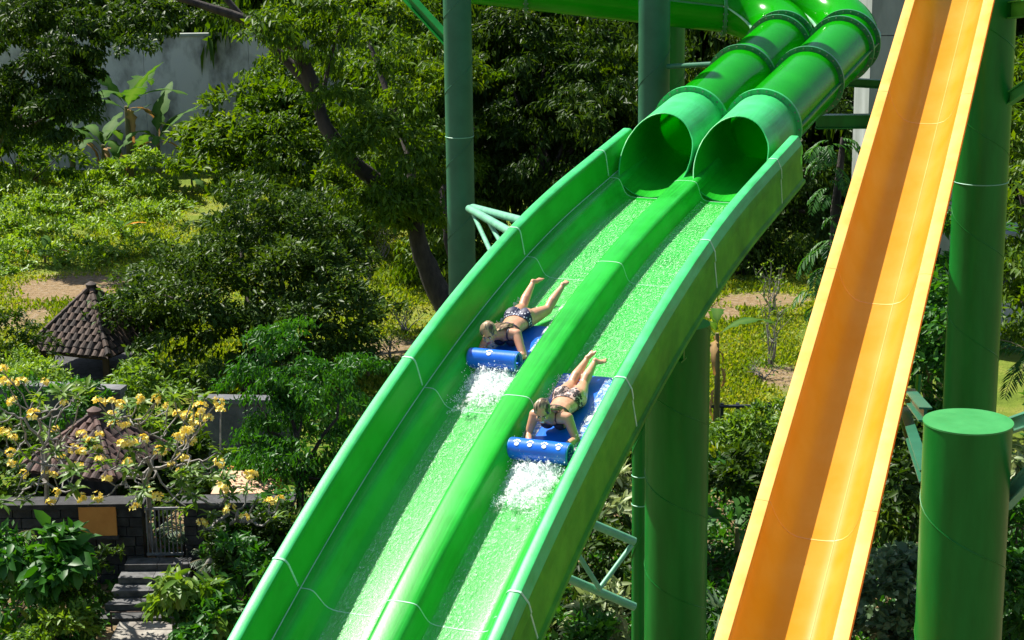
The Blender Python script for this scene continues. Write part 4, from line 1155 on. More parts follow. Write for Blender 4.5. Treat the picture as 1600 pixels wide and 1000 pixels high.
sh_at('ground_shrub', 'low pale green shrub beside the path at the bottom left', 100, 1015, [B(80, 985, 27.6, 45, .5, 24), B(112, 972, 27.8, 14, .3, 16)], 130, 12, .1, .11, .05, L_LIME, 65)
sh_at('leafy_shrub', 'dark filler shrub behind the broad leaved plant', 20, 960, [B(10, 880, 29.4, 60, .6, 60), B(50, 920, 29, 50, .6, 50)], 240, 12, .15, .17, .07, L_FRESH, 66)
sh_at('sunny_hedge', 'sunlit yellow green bushes right of the tiled pavilion', 230, 640, [B(235, 590, 41, 40, .9, 32), B(190, 600, 41.4, 35, .8, 28), B(270, 600, 41, 35, .8, 28)], 260, 13, .16, .16, .06, L_LIME, 67)
sh_at('creeper_mound', 'tangled green growth on the wall below the pavilion', 60, 660, [B(60, 590, 40.0, 60, .8, 28), B(20, 570, 41, 45, .8, 22)], 260, 13, .15, .12, .05, L_CREEP, 68)
sh_at('leafy_shrub', 'shaded shrubs behind the dark stone wall at the left edge', 20, 830, [B(10, 752, 33.2, 55, .7, 32), B(70, 760, 33.4, 40, .6, 26), B(-10, 700, 34.5, 50, .7, 30)], 300, 12, .15, .17, .07, L_DARK, 165)
sh_at('leafy_shrub', 'shaded shrubs between the gatehouse and the orange walled house', 250, 830, [B(255, 745, 34, 40, .7, 34), B(300, 720, 34.5, 40, .7, 34), B(215, 770, 33.4, 24, .5, 24), B(300, 775, 32.6, 30, .4, 22)], 340, 12, .15, .17, .07, L_DARK, 166)
sh_at('leafy_shrub', 'green shrubs around the peach awning under the feathery tree', 395, 860, [B(380, 700, 34, 40, .7, 34), B(435, 790, 32, 24, .5, 40), B(345, 850, 30.0, 36, .3, 18), B(405, 855, 30.0, 36, .3, 18)], 250, 12, .14, .15, .065, L_FRESH, 167)
sh_at('creeper_mound', 'ivy spilling over the left garden wall', 80, 720, [B(20, 640, 37.2, 40, .4, 26), B(90, 650, 36.8, 36, .4, 22), B(150, 640, 36.6, 26, .4, 18), B(30, 608, 37.0, 45, .35, 12), B(120, 612, 36.8, 45, .35, 12)], 330, 11, .12, .13, .06, L_FRESH, 168)
sh_at('fern_cushion', 'small dark plants at the foot of the stone wall left of the steps', 135, 960, [B(135, 900, 29.3, 22, .25, 34), B(118, 940, 28.7, 20, .25, 26), B(165, 880, 29.9, 16, .2, 24)], 110, 11, .08, .12, .05, L_DARK, 169)
# upright cannas at the bottom left
def blade_clump(name, label, base, n, L, W, mat, seed, el=(1.2, 3.2), cat='plant', spread=.22, group=None):
    g = np.random.default_rng(seed); root = empty(name, base, label, cat, group)
    for i in range(n):
        q = g.uniform(0, 6.28); e = g.uniform(*el); l = L * g.uniform(.7, 1.15)
        p = np.array([[g.normal() * spread, g.normal() * spread, 0]])
        me = leaves_mesh('leaf', p, [[math.cos(q), math.sin(q), e]], [[-math.cos(q), -math.sin(q), .5]], l, W * g.uniform(.8, 1.2), np.array([g.random()]), shape='o', curl=.18, fold=.12)
        link('leaf', me, mat, root)
    return root
blade_clump('canna_clump', 'clump of bright upright lance leaves in the bottom left corner', gp(58, 1030), 34, .85, .15, L_LIME, 71, spread=.28)
blade_clump('canna_clump', 'few upright leaves at the very left of the bottom edge', gp(5, 1030), 14, .7, .14, L_FRESH, 72, spread=.25)
def palm(name, label, base, h, n, L, leaf_l, leaf_w, mat, seed, el=(.2, 1.4), droop=.9, cat='palm', az=None, nl=20):
    g = np.random.default_rng(seed); root = empty(name, base, label, cat)
    if h > .05: MB().tube([Vector((0, 0, -.05)), Vector((.02, .02, h))], [.06, .045], 8).build('stem', M_BARK, root, origin=(0, 0, 0), smooth=60)
    for i in range(n):
        q = (i * 2.4 + g.uniform(-.3, .3)) if az is None else g.uniform(*az); e = g.uniform(*el)
        P, A, Nn, LL, WW, rib = frond_arrays(g, (0, 0, h), (math.cos(q), math.sin(q), e), L * g.uniform(.8, 1.15), nl, leaf_l, leaf_w, droop)
        fr_ = link('frond', leaves_mesh('frond', P, A, Nn, LL, WW, g.random(len(P)) * .7 + .15 * g.random()), mat, root)
        rb = MB().tube([Vector((0, 0, h))] + rib[::4] + [rib[-1]], .008, 5).build('rib', M_BSTEM, None, origin=(0, 0, 0)); rb.parent = fr_
    return root
palm('fan_palm', 'yellow green palm fronds at the left edge above the broad leaved plant', gp(-5, 950), .9, 9, .75, .26, .03, L_LIME, 73, el=(.1, 1.2))
palm('small_palm', 'small pale palm beside the iron gate', gp(340, 925), .55, 11, .5, .2, .022, L_SAGE, 74, el=(.0, 1.0), droop=1.4)
palm('small_palm', 'pale drooping palm under the peach awning', gp(290, 900), .8, 9, .5, .24, .02, L_SAGE, 75, el=(-.1, .8), droop=1.6)

sh_at('wall_shrub', 'dark shrubs at the far left in front of the concrete wall', 30, 300, [B(20, 235, 66, 55, 1.5, 36), B(90, 245, 66, 40, 1.3, 28), B(-30, 200, 67, 50, 1.5, 60)], 420, 12, .2, .24, .1, L_MID, 69)
sh_at('wall_shrub', 'yellow green shrub among the bananas at the concrete wall', 215, 300, [B(230, 262, 66, 34, 1.0, 24), B(150, 268, 67, 34, 1.0, 20)], 200, 12, .16, .2, .08, L_CREEP, 70)
# ---------------------------------------------------------------- bananas by the far wall and out on the lawn
for (u, v, h, ll, n, lab, s) in ((55, 285, 2.0, 2.5, 7, 'banana plant at the far left below the overhanging branches', 81), (205, 290, 2.9, 2.6, 8, 'tall banana plant standing against the concrete wall', 82),
                                 (165, 290, 1.5, 2.2, 7, 'low banana plant left of the tall one at the wall', 83), (250, 292, 1.7, 2.2, 7, 'banana plant with brown leaves next to the light green tree', 84), (115, 288, 1.7, 2.2, 7, 'banana plant with dry skirts in the row at the wall', 85)):
    banana(gp(u, v), h, ll, n, lab, s, dry=3)
banana(gp(70, 412), .35, .85, 6, 'young yellow green banana plant low on the lawn', 86, dry=1)
banana(gp(190, 372), .3, .8, 5, 'young banana plant with one orange leaf on the overgrown mound', 87, dry=1)
banana(gp(300, 300), .5, 1.0, 5, 'small banana plant in front of the light green tree', 88, dry=0)
banana(gp(575, 590), .25, .85, 5, 'small banana plant beside the round tree at the slide', 89, dry=0)
M_ORLEAF = leaf_mat('orange_leaf', [(0.55, 0.20, 0.01), (0.65, 0.28, 0.02)], trans=.3)
def orange_leaf(u, v, s, rz, lab):
    me = BAN[2].copy(); me.materials.clear(); me.materials.append(M_ORLEAF)
    o = link('fallen_leaf', me, None, None, gp(u, v) + Vector((0, 0, .35))); o.scale = (s, s, s); o.rotation_euler = (-.5, 0, rz); tag(o, lab, 'leaf', 'orange banana leaves')
orange_leaf(192, 372, .75, -1.4, 'single orange dying leaf on the overgrown mound')
orange_leaf(45, 416, .5, .4, 'yellow orange leaf left of the young banana plant')
orange_leaf(112, 414, .5, 1.2, 'yellow orange leaf right of the young banana plant')

# ================================================================== PLANTING ON THE RIGHT
def bare_bush(label, base, h, w, n, seed, leaf=.3):
    g = random.Random(seed); root = empty('bare_bush', base, label, 'bush', 'half bare bushes on the lawn')
    mb = MB(); tips = []
    for i in range(n):
        q = g.uniform(0, 6.28); top = Vector((math.cos(q) * w * g.uniform(.3, 1), math.sin(q) * w * g.uniform(.3, 1), h * g.uniform(.6, 1.05)))
        pp = limb_path((g.uniform(-.05, .05), g.uniform(-.05, .05), 0), top, .10, 5, seed * 50 + i); mb.tube(pp, [.02, .017, .014, .011, .008, .005], 5)
        for k in (2, 3, 4):
            e = pp[k] + Vector((g.uniform(-.25, .25), g.uniform(-.25, .25), g.uniform(.08, .3))); mb.tube([pp[k], e], [.009, .004], 4); tips.append(e)
        tips.append(top)
    mb.build('twigs', M_BARKG, root, origin=(0, 0, 0))
    gg = np.random.default_rng(seed); P = np.repeat(np.array([tuple(t) for t in tips]), 4, 0); n_ = len(P)
    link('foliage', leaves_mesh('foliage', P + gg.normal(size=(n_, 3)) * .05, gg.normal(size=(n_, 3)), gg.normal(size=(n_, 3)), .10, .045, gg.random(n_)), L_LIME, root)
    return root
bare_bush('bare twiggy bush beyond the gravel on the right lawn', gp(1205, 492), 1.25, .55, 9, 101)
bare_bush('tall thin twiggy bush in the middle of the right lawn', gp(1203, 572), 1.55, .35, 9, 102)
bare_bush('flat fallen twigs on the right lawn', gp(1195, 592), .35, .6, 6, 103)
bare_bush('twiggy bush with yellow leaves beside the spreading tree trunk', gp(632, 520), .85, .55, 8, 104)
bare_bush('thin twiggy bush far back between the round tree and the trunk', gp(575, 440), .9, .4, 6, 105)
bare_bush('low twiggy bush next to the slide edge on the dry grass', gp(610, 560), .6, .5, 7, 106)
bare_bush('yellow flowering bush far back under the spreading tree', gp(598, 405), .9, .5, 6, 107)
dead = banana(gp(1118, 690), 2.3, 1.35, 4, 'ragged half dead banana plant at the left of the right lawn', 110, dry=2)
gd = random.Random(9)
for k in range(11):
    o = link('dry_leaf', BAN_DRY[k % 2], None, dead, (gd.uniform(-.05, .05), gd.uniform(-.05, .05), .5 + .16 * k)); o.rotation_euler = (-1.0 + gd.uniform(-.2, .2), gd.uniform(-.3, .3), gd.uniform(0, 6.28)); q = gd.uniform(.35, .6); o.scale = (q * 1.2, q, q)
sh_at('lawn_shrub', 'leafy bushes along the near edge of the right lawn', 1180, 690, [B(1170, 660, 37.6, 45, .6, 26), B(1215, 650, 37.8, 35, .6, 30), B(1125, 668, 37.5, 28, .5, 24)], 260, 12, .13, .14, .05, L_LIME, 111)
sh_at('leafy_shrub', 'dark bushes just below the dark blue fence', 1150, 800, [B(1140, 740, 33, 50, .7, 35), B(1190, 730, 33.5, 40, .7, 35)], 250, 12, .16, .17, .07, L_DARK, 112)
banana(gp(1150, 890), .75, 1.15, 6, 'banana plant with dark leaves right of the thick slide column', 113, dry=1, meshes=BAN_DARK)
banana(gp(1188, 860), .9, 1.1, 5, 'banana plant half hidden by the lower end of the orange slide', 114, dry=0, meshes=BAN_DARK)
for k, (u, v, s_, lab) in enumerate(((1128, 935, .42, 'grey green rosette plant right of the thick column'), (1165, 905, .38, 'spiky rosette plant beside the orange slide'), (1120, 990, .42, 'rosette plant at the bottom edge by the thick column'), (1150, 965, .40, 'rosette plant nearest the foot of the orange slide'))):
    blade_clump('rosette_plant', lab, gp(u, v + 25), 34, s_ * 1.3, .06, L_SAGE, 120 + k, el=(.25, 1.6), spread=.05, group='rosette plants')
sh_at('variegated_shrub', 'cream edged variegated shrub at the bottom below the truss', 950, 1020, [B(955, 950, 27.3, 48, .45, 42), B(985, 985, 27, 40, .4, 30), B(910, 990, 27, 35, .4, 25)], 120, 10, .10, .20, .055, L_VARI, 130, shape='o', droop=.5, out=.8)
sh_at('variegated_shrub', 'small cream leaved shrub behind the truss', 975, 900, [B(975, 800, 30.5, 22, .4, 25), B(960, 770, 31, 25, .4, 28)], 70, 10, .10, .2, .06, L_VARI, 131, shape='o')
sh_at('leafy_shrub', 'deep shaded shrub below the slide left of the thin column', 930, 960, [B(930, 860, 29, 60, .8, 60), B(965, 780, 31, 45, .8, 70), B(890, 930, 28, 60, .7, 60), B(990, 700, 33, 40, .8, 50)], 420, 12, .18, .18, .075, L_DARK, 132)
sh_at('leafy_shrub', 'dark shrub along the bottom edge under the slide', 870, 1060, [B(860, 1010, 26.6, 70, .7, 45), B(920, 1020, 26.5, 60, .6, 40)], 220, 12, .15, .16, .07, L_FRESH, 133)
sh_at('leafy_shrub', 'dark bush between the orange slide and the capped stub', 1390, 900, [B(1400, 760, 28.5, 50, .8, 60), B(1430, 700, 29.5, 40, .8, 50), B(1370, 830, 28, 45, .7, 50)], 360, 12, .17, .17, .07, L_DARK, 134)
sh_at('round_leaf_shrub', 'grey green round leaved shrub at the bottom by the capped stub', 1385, 1040, [B(1380, 930, 26.6, 50, .5, 70), B(1420, 880, 26.9, 30, .5, 45), B(1360, 990, 26.2, 50, .5, 45), B(1415, 985, 26.3, 40, .5, 50)], 260, 10, .13, .15, .11, L_SAGE, 135, shape='o', droop=.3)
sh_at('leafy_shrub', 'dark shrub at the bottom right corner behind the stub', 1600, 1010, [B(1590, 930, 26.8, 50, .6, 80), B(1600, 830, 27.5, 45, .6, 60)], 300, 12, .16, .17, .07, L_FRESH, 136)
sh_at('variegated_shrub', 'pale leaved plant right of the capped stub', 1590, 900, [B(1585, 730, 28.5, 26, .4, 36)], 50, 9, .12, .2, .08, L_VARI, 137, shape='o')
palm('feather_palm', 'palm fronds right of the tall column at the edge of the picture', gp(1600, 760), 2.6, 13, 1.1, .32, .035, L_FRESH, 138, el=(-.1, 1.0), droop=.8)
palm('feather_palm', 'drooping palm between the orange slide and the capped stub', gp(1425, 850), 1.5, 11, .9, .28, .035, L_FRESH, 139, el=(-.2, .8), droop=1.0)
simple_tree('broadleaf_tree', 'green tree showing between the orange slide and the tall column', 1450, 640, [B(1450, 480, 36, 50, 1.5, 90), B(1470, 380, 37, 50, 1.5, 80), B(1430, 580, 35.5, 50, 1.2, 60)], 560, 13, .2, .19, .08, L_FRESH, 140, r0=.12)
simple_tree('broadleaf_tree', 'leafy tree at the right edge behind the tall column', 1610, 560, [B(1600, 330, 40, 60, 1.6, 110), B(1610, 200, 41, 50, 1.6, 90), B(1600, 470, 39, 55, 1.5, 70), B(1600, 60, 42, 40, 1.4, 50)], 700, 13, .22, .2, .08, L_MID, 141, r0=.14)
banana(gp(1462, 690), 2.6, 1.4, 6, 'tall banana plant behind the tall green column', 142, dry=1, meshes=BAN_DARK)
# vine climbing a dead trunk beside the orange slide
vb = gp(1300, 660); vd = proj(vb)[2]
vine = empty('climbing_vine', vb, 'climbing vine with long split leaves hanging left of the orange slide', 'vine')
MB().tube([vb, px(1302, 500, vd), px(1305, 330, vd), px(1318, 215, vd)], [.13, .11, .1, .06], 9).build('trunk', M_BARK, vine, smooth=60)
gv = np.random.default_rng(150)
for i in range(46):
    t = gv.random(); c_ = px(1300 + 14 * gv.normal(), 215 + 265 * t, vd - .15)
    q = gv.uniform(math.pi * .8, math.pi * 2.2)
    P, A, Nn, LL, WW, rib = frond_arrays(gv, c_ - vb, (math.cos(q), math.sin(q), .35), gv.uniform(.5, .85), 11, .24, .055, 2.4)
    f_ = link('frond', leaves_mesh('frond', P, A, Nn, LL, WW, gv.random(len(P))), L_FRESH, vine)

# ================================================================== GROUND COVER
def scatter_uv(n, u0, u1, v0, v1, g):
    uu = g.uniform(u0, u1, n); vv = g.uniform(v0, v1, n); out = np.empty((n, 3))
    d = np.array(CF)[None] + np.array(CR)[None] * ((uu - 800) / FPX)[:, None] + np.array(CU)[None] * ((500 - vv) / FPX)[:, None]
    k = -CAM_Z / d[:, 2]; out = np.array(CP)[None] + d * k[:, None]
    return out
g = np.random.default_rng(160)
P = np.concatenate([scatter_uv(64000, -60, 720, 270, 620, g), scatter_uv(30000, 1080, 1340, 400, 720, g)])
dens = np.array([mnoise.noise(Vector((p[0] * .45, p[1] * .28, 3.1))) for p in P]); keep = dens > -.5 + .4 * g.random(len(P)); P = P[keep]; dens = dens[keep]
for (u_, v_, rx_, ry_) in ((100, 452, 1.7, 1.9), (170, 440, 1.4, .9), (40, 500, .8, 1.4), (1190, 470, 1.7, 1.2), (1120, 490, .9, .9), (1225, 590, .9, 1.4), (620, 545, 1.2, 1.3)):
    c_ = gp(u_, v_); kk = ((P[:, 0] - c_.x) / rx_) ** 2 + ((P[:, 1] - c_.y) / ry_) ** 2 > .35 + .6 * g.random(len(P)); P = P[kk]; dens = dens[kk]
n_ = len(P)
A = g.normal(size=(n_, 3)) * .45 + np.array([0, 0, 1.0]); hgt = (.04 + .09 * g.random(n_)) * (1 + dens)
me = leaves_mesh('grass', P, A, g.normal(size=(n_, 3)), hgt, .045 + .05 * g.random(n_), np.clip(.5 - dens * .6 + .3 * g.normal(size=n_), 0, 1), curl=.3)
tag(link('grass', me, L_GRASS), 'patchy yellow green rough grass on the lawn', 'grass', kind='stuff')
# overgrown mounds on the left
M_ = [(40, 300, 2.0, .9), (120, 330, 1.8, .8), (20, 370, 1.8, .8), (110, 380, 1.5, .7), (200, 310, 1.6, .8), (215, 345, 1.2, .55), (60, 340, 2.0, .7), (170, 400, 1.3, .5), (20, 410, 1.6, .6), (255, 330, .9, .4), (225, 395, .9, .45), (-20, 330, 2, .9), (100, 410, 1.2, .45), (215, 318, .6, .75)]
blobs = [(gp(u, v), (r_, r_ * 1.1, h_)) for u, v, r_, h_ in M_]
arr = blob_leaves(blobs, 5200, 9, .17, 161, .18, .08, droop=.1, out=.5, inner=.75, up=1.0, pad=7, tilt=.2)
ok = arr[0][:, 2] > 0.0
me = leaves_mesh('creeper', *[x[ok] for x in arr])
tag(link('creeper', me, L_CREEP), 'light green creeper smothering low mounds on the left lawn', 'creeper', kind='stuff')
# shaded undergrowth under and beside the slides
P = np.concatenate([scatter_uv(17000, 840, 1600, 715, 1060, g), scatter_uv(9000, 1600, 2200, 600, 1060, g), scatter_uv(9000, -60, 640, 640, 1060, g)])
n_ = len(P); hz = np.array([.10 + .32 * max(0, mnoise.noise(Vector((p[0] * .9, p[1] * .9, 9.)))) for p in P]); P[:, 2] = hz * g.random(n_)
ks = ~((P[:, 0] > at_y(120, 28).x) & (P[:, 0] < at_y(275, 28).x) & (P[:, 1] < 30.4))
P = P[ks]; n_ = len(P)
me = leaves_mesh('undergrowth', P, g.normal(size=(n_, 3)) + np.array([0, 0, .3]), g.normal(size=(n_, 3)) * .5 + np.array([0, 0, 1]), .12 + .14 * g.random(n_), .05 + .06 * g.random(n_), g.random(n_))
tag(link('undergrowth', me, L_FRESH), 'dark leafy undergrowth covering the ground below the slides', 'undergrowth', kind='stuff')

# ================================================================== RIDERS ON MATS
def skin_material():
    m, nt, b, out = new_mat('sun_tanned_skin')
    tc = N(nt, 'ShaderNodeTexCoord'); n1 = N(nt, 'ShaderNodeTexNoise', Scale=9, Detail=4); nt.links.new(tc.outputs['Object'], n1.inputs['Vector'])
    rp = ramp(nt, [(.3, (.47, .225, .125)), (.7, (.57, .295, .175))]); nt.links.new(n1.outputs['Fac'], rp.inputs[0]); nt.links.new(rp.outputs[0], b.inputs['Base Color'])
    b.inputs['Roughness'].default_value = .38; b.inputs['Subsurface Weight'].default_value = .12; b.inputs['Subsurface Radius'].default_value = (.02, .008, .004); b.inputs['Coat Weight'].default_value = .15
    return m
M_SKIN = skin_material()
M_HAIR = noisy('wet_blond_hair', (.03, .018, .010), (.46, .33, .19), scale=48, rough=.35, stretch=(1, .25, .25), lo=.38, hi=.62)
M_LIP = noisy('lips', (.35, .09, .07), (.42, .13, .1), rough=.4)
M_TEETH = noisy('teeth', (.75, .72, .66), (.8, .78, .72), rough=.3)
M_EYE = noisy('dark_eyes', (.015, .012, .01), (.03, .02, .015), rough=.2)
M_EYEW = noisy('eye_white', (.65, .62, .58), (.7, .68, .65), rough=.3)
M_BROW = noisy('eyebrow', (.05, .03, .018), (.08, .05, .03), rough=.7)

def dots_mat():
    m, nt, b, out = new_mat('navy_cloth_with_white_dots')
    tc = N(nt, 'ShaderNodeTexCoord'); vo = N(nt, 'ShaderNodeTexVoronoi', Scale=38); vo.inputs['Randomness'].default_value = .25; nt.links.new(tc.outputs['Object'], vo.inputs['Vector'])
    rp = ramp(nt, [(.26, (.62, .62, .66)), (.32, (.012, .015, .05))]); nt.links.new(vo.outputs['Distance'], rp.inputs[0]); nt.links.new(rp.outputs[0], b.inputs['Base Color']); b.inputs['Roughness'].default_value = .6
    return m
def leopard_mat():
    m, nt, b, out = new_mat('leopard_print_cloth')
    tc = N(nt, 'ShaderNodeTexCoord'); vo = N(nt, 'ShaderNodeTexVoronoi', Scale=34); vo.feature = 'F1'; nt.links.new(tc.outputs['Object'], vo.inputs['Vector'])
    rp = ramp(nt, [(.13, (.40, .22, .17)), (.19, (.02, .012, .012)), (.56, (.02, .012, .012)), (.62, (.50, .32, .27))]); nt.links.new(vo.outputs['Distance'], rp.inputs[0]); nt.links.new(rp.outputs[0], b.inputs['Base Color']); b.inputs['Roughness'].default_value = .6
    return m

class Body:
    def __init__(s): s.V = []; s.F = []
    def ell(s, c, r, rot=None, nu=12, nv=8):
        b = len(s.V); c = Vector(c); r = (r, r, r) if not hasattr(r, '__len__') else r
        s.V.append(c + (rot @ Vector((0, 0, r[2])) if rot else Vector((0, 0, r[2]))))
        for i in range(1, nv):
            q = math.pi * i / nv
            for k in range(nu):
                a = 2 * math.pi * k / nu; p = Vector((r[0] * math.sin(q) * math.cos(a), r[1] * math.sin(q) * math.sin(a), r[2] * math.cos(q)))
                s.V.append(c + (rot @ p if rot else p))
        s.V.append(c - (rot @ Vector((0, 0, r[2])) if rot else Vector((0, 0, r[2]))))
        e = len(s.V) - 1
        for k in range(nu): s.F.append((b, b + 1 + k, b + 1 + (k + 1) % nu)); s.F.append((e, e - nu + (k + 1) % nu, e - nu + k))
        for i in range(nv - 2):
            for k in range(nu):
                k2 = (k + 1) % nu; p0 = b + 1 + i * nu; s.F.append((p0 + k, p0 + nu + k, p0 + nu + k2, p0 + k2))
    def chain(s, pts, rad):
        """overlapping balls along a polyline with tapering radius (scalars or 3-tuples)"""
        for i in range(len(pts) - 1):
            a, b = Vector(pts[i]), Vector(pts[i + 1]); ra, rb = rad[i], rad[i + 1]
            ra = Vector(ra) if hasattr(ra, '__len__') else Vector((ra, ra, ra)); rb = Vector(rb) if hasattr(rb, '__len__') else Vector((rb, rb, rb))
            n = max(2, int((b - a).length / (min(min(ra), min(rb)) * .35)))
            for k in range(n + 1): t = k / n; s.ell(a.lerp(b, t), tuple(ra.lerp(rb, t)))
    def remesh(s, name, voxel, smooth_it=6):
        me = bpy.data.meshes.new(name + '_raw'); me.from_pydata([tuple(v) for v in s.V], [], s.F); me.update()
        o = bpy.data.objects.new(name + '_raw', me); COL.objects.link(o)
        md = o.modifiers.new('r', 'REMESH'); md.mode = 'VOXEL'; md.voxel_size = voxel; md.use_smooth_shade = True
        sm = o.modifiers.new('s', 'SMOOTH'); sm.factor = .5; sm.iterations = smooth_it
        dg = bpy.context.evaluated_depsgraph_get(); out = bpy.data.meshes.new_from_object(o.evaluated_get(dg)); out.name = name
        bpy.data.objects.remove(o); bpy.data.meshes.remove(me)
        out.polygons.foreach_set('use_smooth', np.ones(len(out.polygons), dtype=bool))
        return out

def cloth_from(body_me, name, test, off=.006):
    """garment: the body's own surface where test() holds, lifted off the skin"""
    n = len(body_me.vertices); co = np.empty(n * 3, np.float32); body_me.vertices.foreach_get('co', co); co = co.reshape(-1, 3)
    no = np.empty(n * 3, np.float32); body_me.vertex_normals.foreach_get('vector', no); no = no.reshape(-1, 3)
    keep = test(co, no); V = co + no * off; faces = [tuple(p.vertices) for p in body_me.polygons if all(keep[i] for i in p.vertices)]
    used = sorted({i for f in faces for i in f}); mp = {i: k for k, i in enumerate(used)}
    me = bpy.data.meshes.new(name); me.from_pydata([tuple(V[i]) for i in used], [], [tuple(mp[i] for i in f) for f in faces]); me.update()
    me.polygons.foreach_set('use_smooth', np.ones(len(me.polygons), dtype=bool))
    return me

def lane_frame(a, uc):
    C, t, n = sframe(a); M = Matrix((-CRS, t, n)).transposed().to_4x4(); M.translation = C + CRS * uc + n * (-.53); return M

def make_rider(a, uc, J, label, suit_mat, top_mat, smile):
    M = lane_frame(a, uc)
    root = bpy.data.objects.new('person', None); COL.objects.link(root); root.matrix_world = M; tag(root, label, 'person', 'riders on the slide')
    b = Body()
    hipc = Vector(J['hip']); shc = (Vector(J['shL']) + Vector(J['shR'])) / 2
    waist = hipc.lerp(shc, .42) + Vector((0, 0, -.012)); rib = hipc.lerp(shc, .72) + Vector((0, 0, -.02))
    b.chain([hipc + Vector((0, -.02, -.01)), waist, rib, shc + Vector((0, -.03, -.03))], [(.142, .11, .088), (.108, .1, .075), (.128, .1, .09), (.125, .07, .07)])
    for s in ('L', 'R'):
        sh = Vector(J['sh' + s]); el = Vector(J['el' + s]); ha = Vector(J['ha' + s]); sx = 1 if s == 'L' else -1
        b.ell(hipc + Vector((sx * .068, -.05, .028)), (.082, .095, .075))                       # buttock
        b.chain([shc.lerp(sh, .55), sh], [.058, .052]); b.chain([sh, sh.lerp(el, .5), el], [.050, .042, .035]); b.chain([el, el.lerp(ha, .35), ha], [.036, .035, .022])
        # hand closed on the mat's rolled edge
        d = (ha - el).normalized(); side = Vector((sx, 0, 0)); up = Vector((0, 0, 1))
        palm_c = ha + d * .035; b.ell(palm_c, (.034, .036, .017))
        for q in range(4):
            k0 = palm_c + d * .028 + side * (.024 - .016 * q); k1 = k0 + d * (.026 - .003 * abs(q - 1.5)) + up * .008; k2 = k1 + d * .012 - up * .022; k3 = k2 - d * .010 - up * .010
            b.chain([k0, k1, k2, k3], [.0092, .0088, .0082, .0072])
        tb = palm_c - side * .028 - d * .012; b.chain([tb, tb - side * .016 + d * .024, tb - side * .012 + d * .044 - up * .01], [.0115, .0100, .0085])
        hp = hipc + Vector((sx * .075, -.07, -.012)); kn = Vector(J['kn' + s]); an = Vector(J['an' + s]); to = Vector(J['to' + s])
        b.chain([hp, hp.lerp(kn, .45), kn], [.086, .072, .048]); calf = kn.lerp(an, .32) + Vector((0, 0, .014))
        b.chain([kn, calf, an], [.046, .049, .027])
        heel = an + (an - kn).normalized() * .022 + Vector((0, 0, .012)); ball = an.lerp(to, .72)
        b.chain([an, heel], [.026, .026]); b.chain([heel, an.lerp(to, .4), ball], [(.024, .024, .024), (.026, .024, .022), (.034, .022, .017)])
        fd = (to - an).normalized(); fs = fd.cross(Vector((0, 0, 1))).normalized()
        for q in range(5):
            o_ = ball + fs * (.026 - .013 * q) * (1 if s == 'L' else -1); ln = (.034 if q == 0 else .028 - .003 * q); b.chain([o_, o_ + fd * ln], [.0115 if q == 0 else .0085, .009 if q == 0 else .007])
    hd = Vector(J['head']); Rh = Euler(J['hrot']).to_matrix(); K = .86
    def H(x, y, z): return hd + Rh @ (Vector((x, y, z)) * K)
    b.chain([shc + Vector((0, .0, .0)), shc.lerp(H(0, -.03, -.07), .5), H(0, -.03, -.06)], [.058, .05, .05])
    b.ell(H(0, -.01, .03), (.075 * K, .095 * K, .098 * K), Rh, 20, 14); b.ell(H(0, .022, -.035), (.062 * K, .072 * K, .080 * K), Rh, 18, 12)
    b.ell(H(0, .062, -.088), (.026 * K, .022 * K, .022 * K), Rh); b.chain([H(0, .094, .012), H(0, .110, -.018)], [.010, .0145]); b.ell(H(0, .084, .034), (.045 * K, .014 * K, .012 * K), Rh)
    for sx in (-1, 1):
        b.ell(H(sx * .040, .066, -.028), (.024 * K, .020 * K, .022 * K), Rh); b.ell(H(sx * .078, -.005, -.008), (.010 * K, .020 * K, .032 * K), Rh); b.ell(H(sx * .014, .100, -.022), .010 * K)
    if J.get('bust', True):
        for sx in (-1, 1): b.ell(shc + Vector((sx * .062, -.04, -.088)), (.062, .06, .06))
    me = b.remesh('body', .0075); body = link('body', me, M_SKIN, root)
    # swimsuit
    y0 = hipc.y
    def brief(co, no):
        x = co[:, 0] - hipc.x; y = co[:, 1] - y0; z = co[:, 2]
        topl = y < .055 + .05 * np.abs(x) ; low = y > -.155 + np.abs(x) * 1.02
        side = (np.abs(y - .035) < .022) & (np.abs(x) > .10)
        return ((topl & low) | side) & (np.abs(x) < .19) & (y > -.2)
    link('bikini_bottom', cloth_from(me, 'bikini_bottom', brief), suit_mat, root)
    def top(co, no):
        x = co[:, 0] - shc.x; y = co[:, 1] - shc.y; z = co[:, 2] - shc.z
        cup = (z < -.035) & (np.abs(np.abs(x) - .055) < .05) & (y > -.10) & (y < .03)
        band = (np.abs(y + .105) < .014) & (np.abs(x) < .15) & (z < .09)
        strap = (np.abs(np.abs(x) - .060) < .009) & (y > -.10) & (y < .12) & (z < .08)
        return cup | band | strap
    link('bikini_top', cloth_from(me, 'bikini_top', top), top_mat, root)
    # face
    for sx in (-1, 1):
        e = Body(); e.ell(H(sx * .031, .0835, .006), (.0135 * K, .009 * K, .0075 * K), Rh); o = MB(); o.v = e.V; o.f = [list(f) for f in e.F]; o.build('eye', M_EYEW, root, origin=(0, 0, 0), smooth=180)
        e = Body(); e.ell(H(sx * .031, .0905, .006), (.0075 * K, .0045 * K, .0072 * K), Rh); o = MB(); o.v = e.V; o.f = [list(f) for f in e.F]; o.build('iris', M_EYE, root, origin=(0, 0, 0), smooth=180)
        o = MB(); o.tube([H(sx * .014, .096, .026), H(sx * .032, .094, .033), H(sx * .050, .080, .026)], [.004, .005, .003], 6); o.build('eyebrow', M_BROW, root, origin=(0, 0, 0), smooth=180)
    o = MB(); w_ = .030 if smile else .022
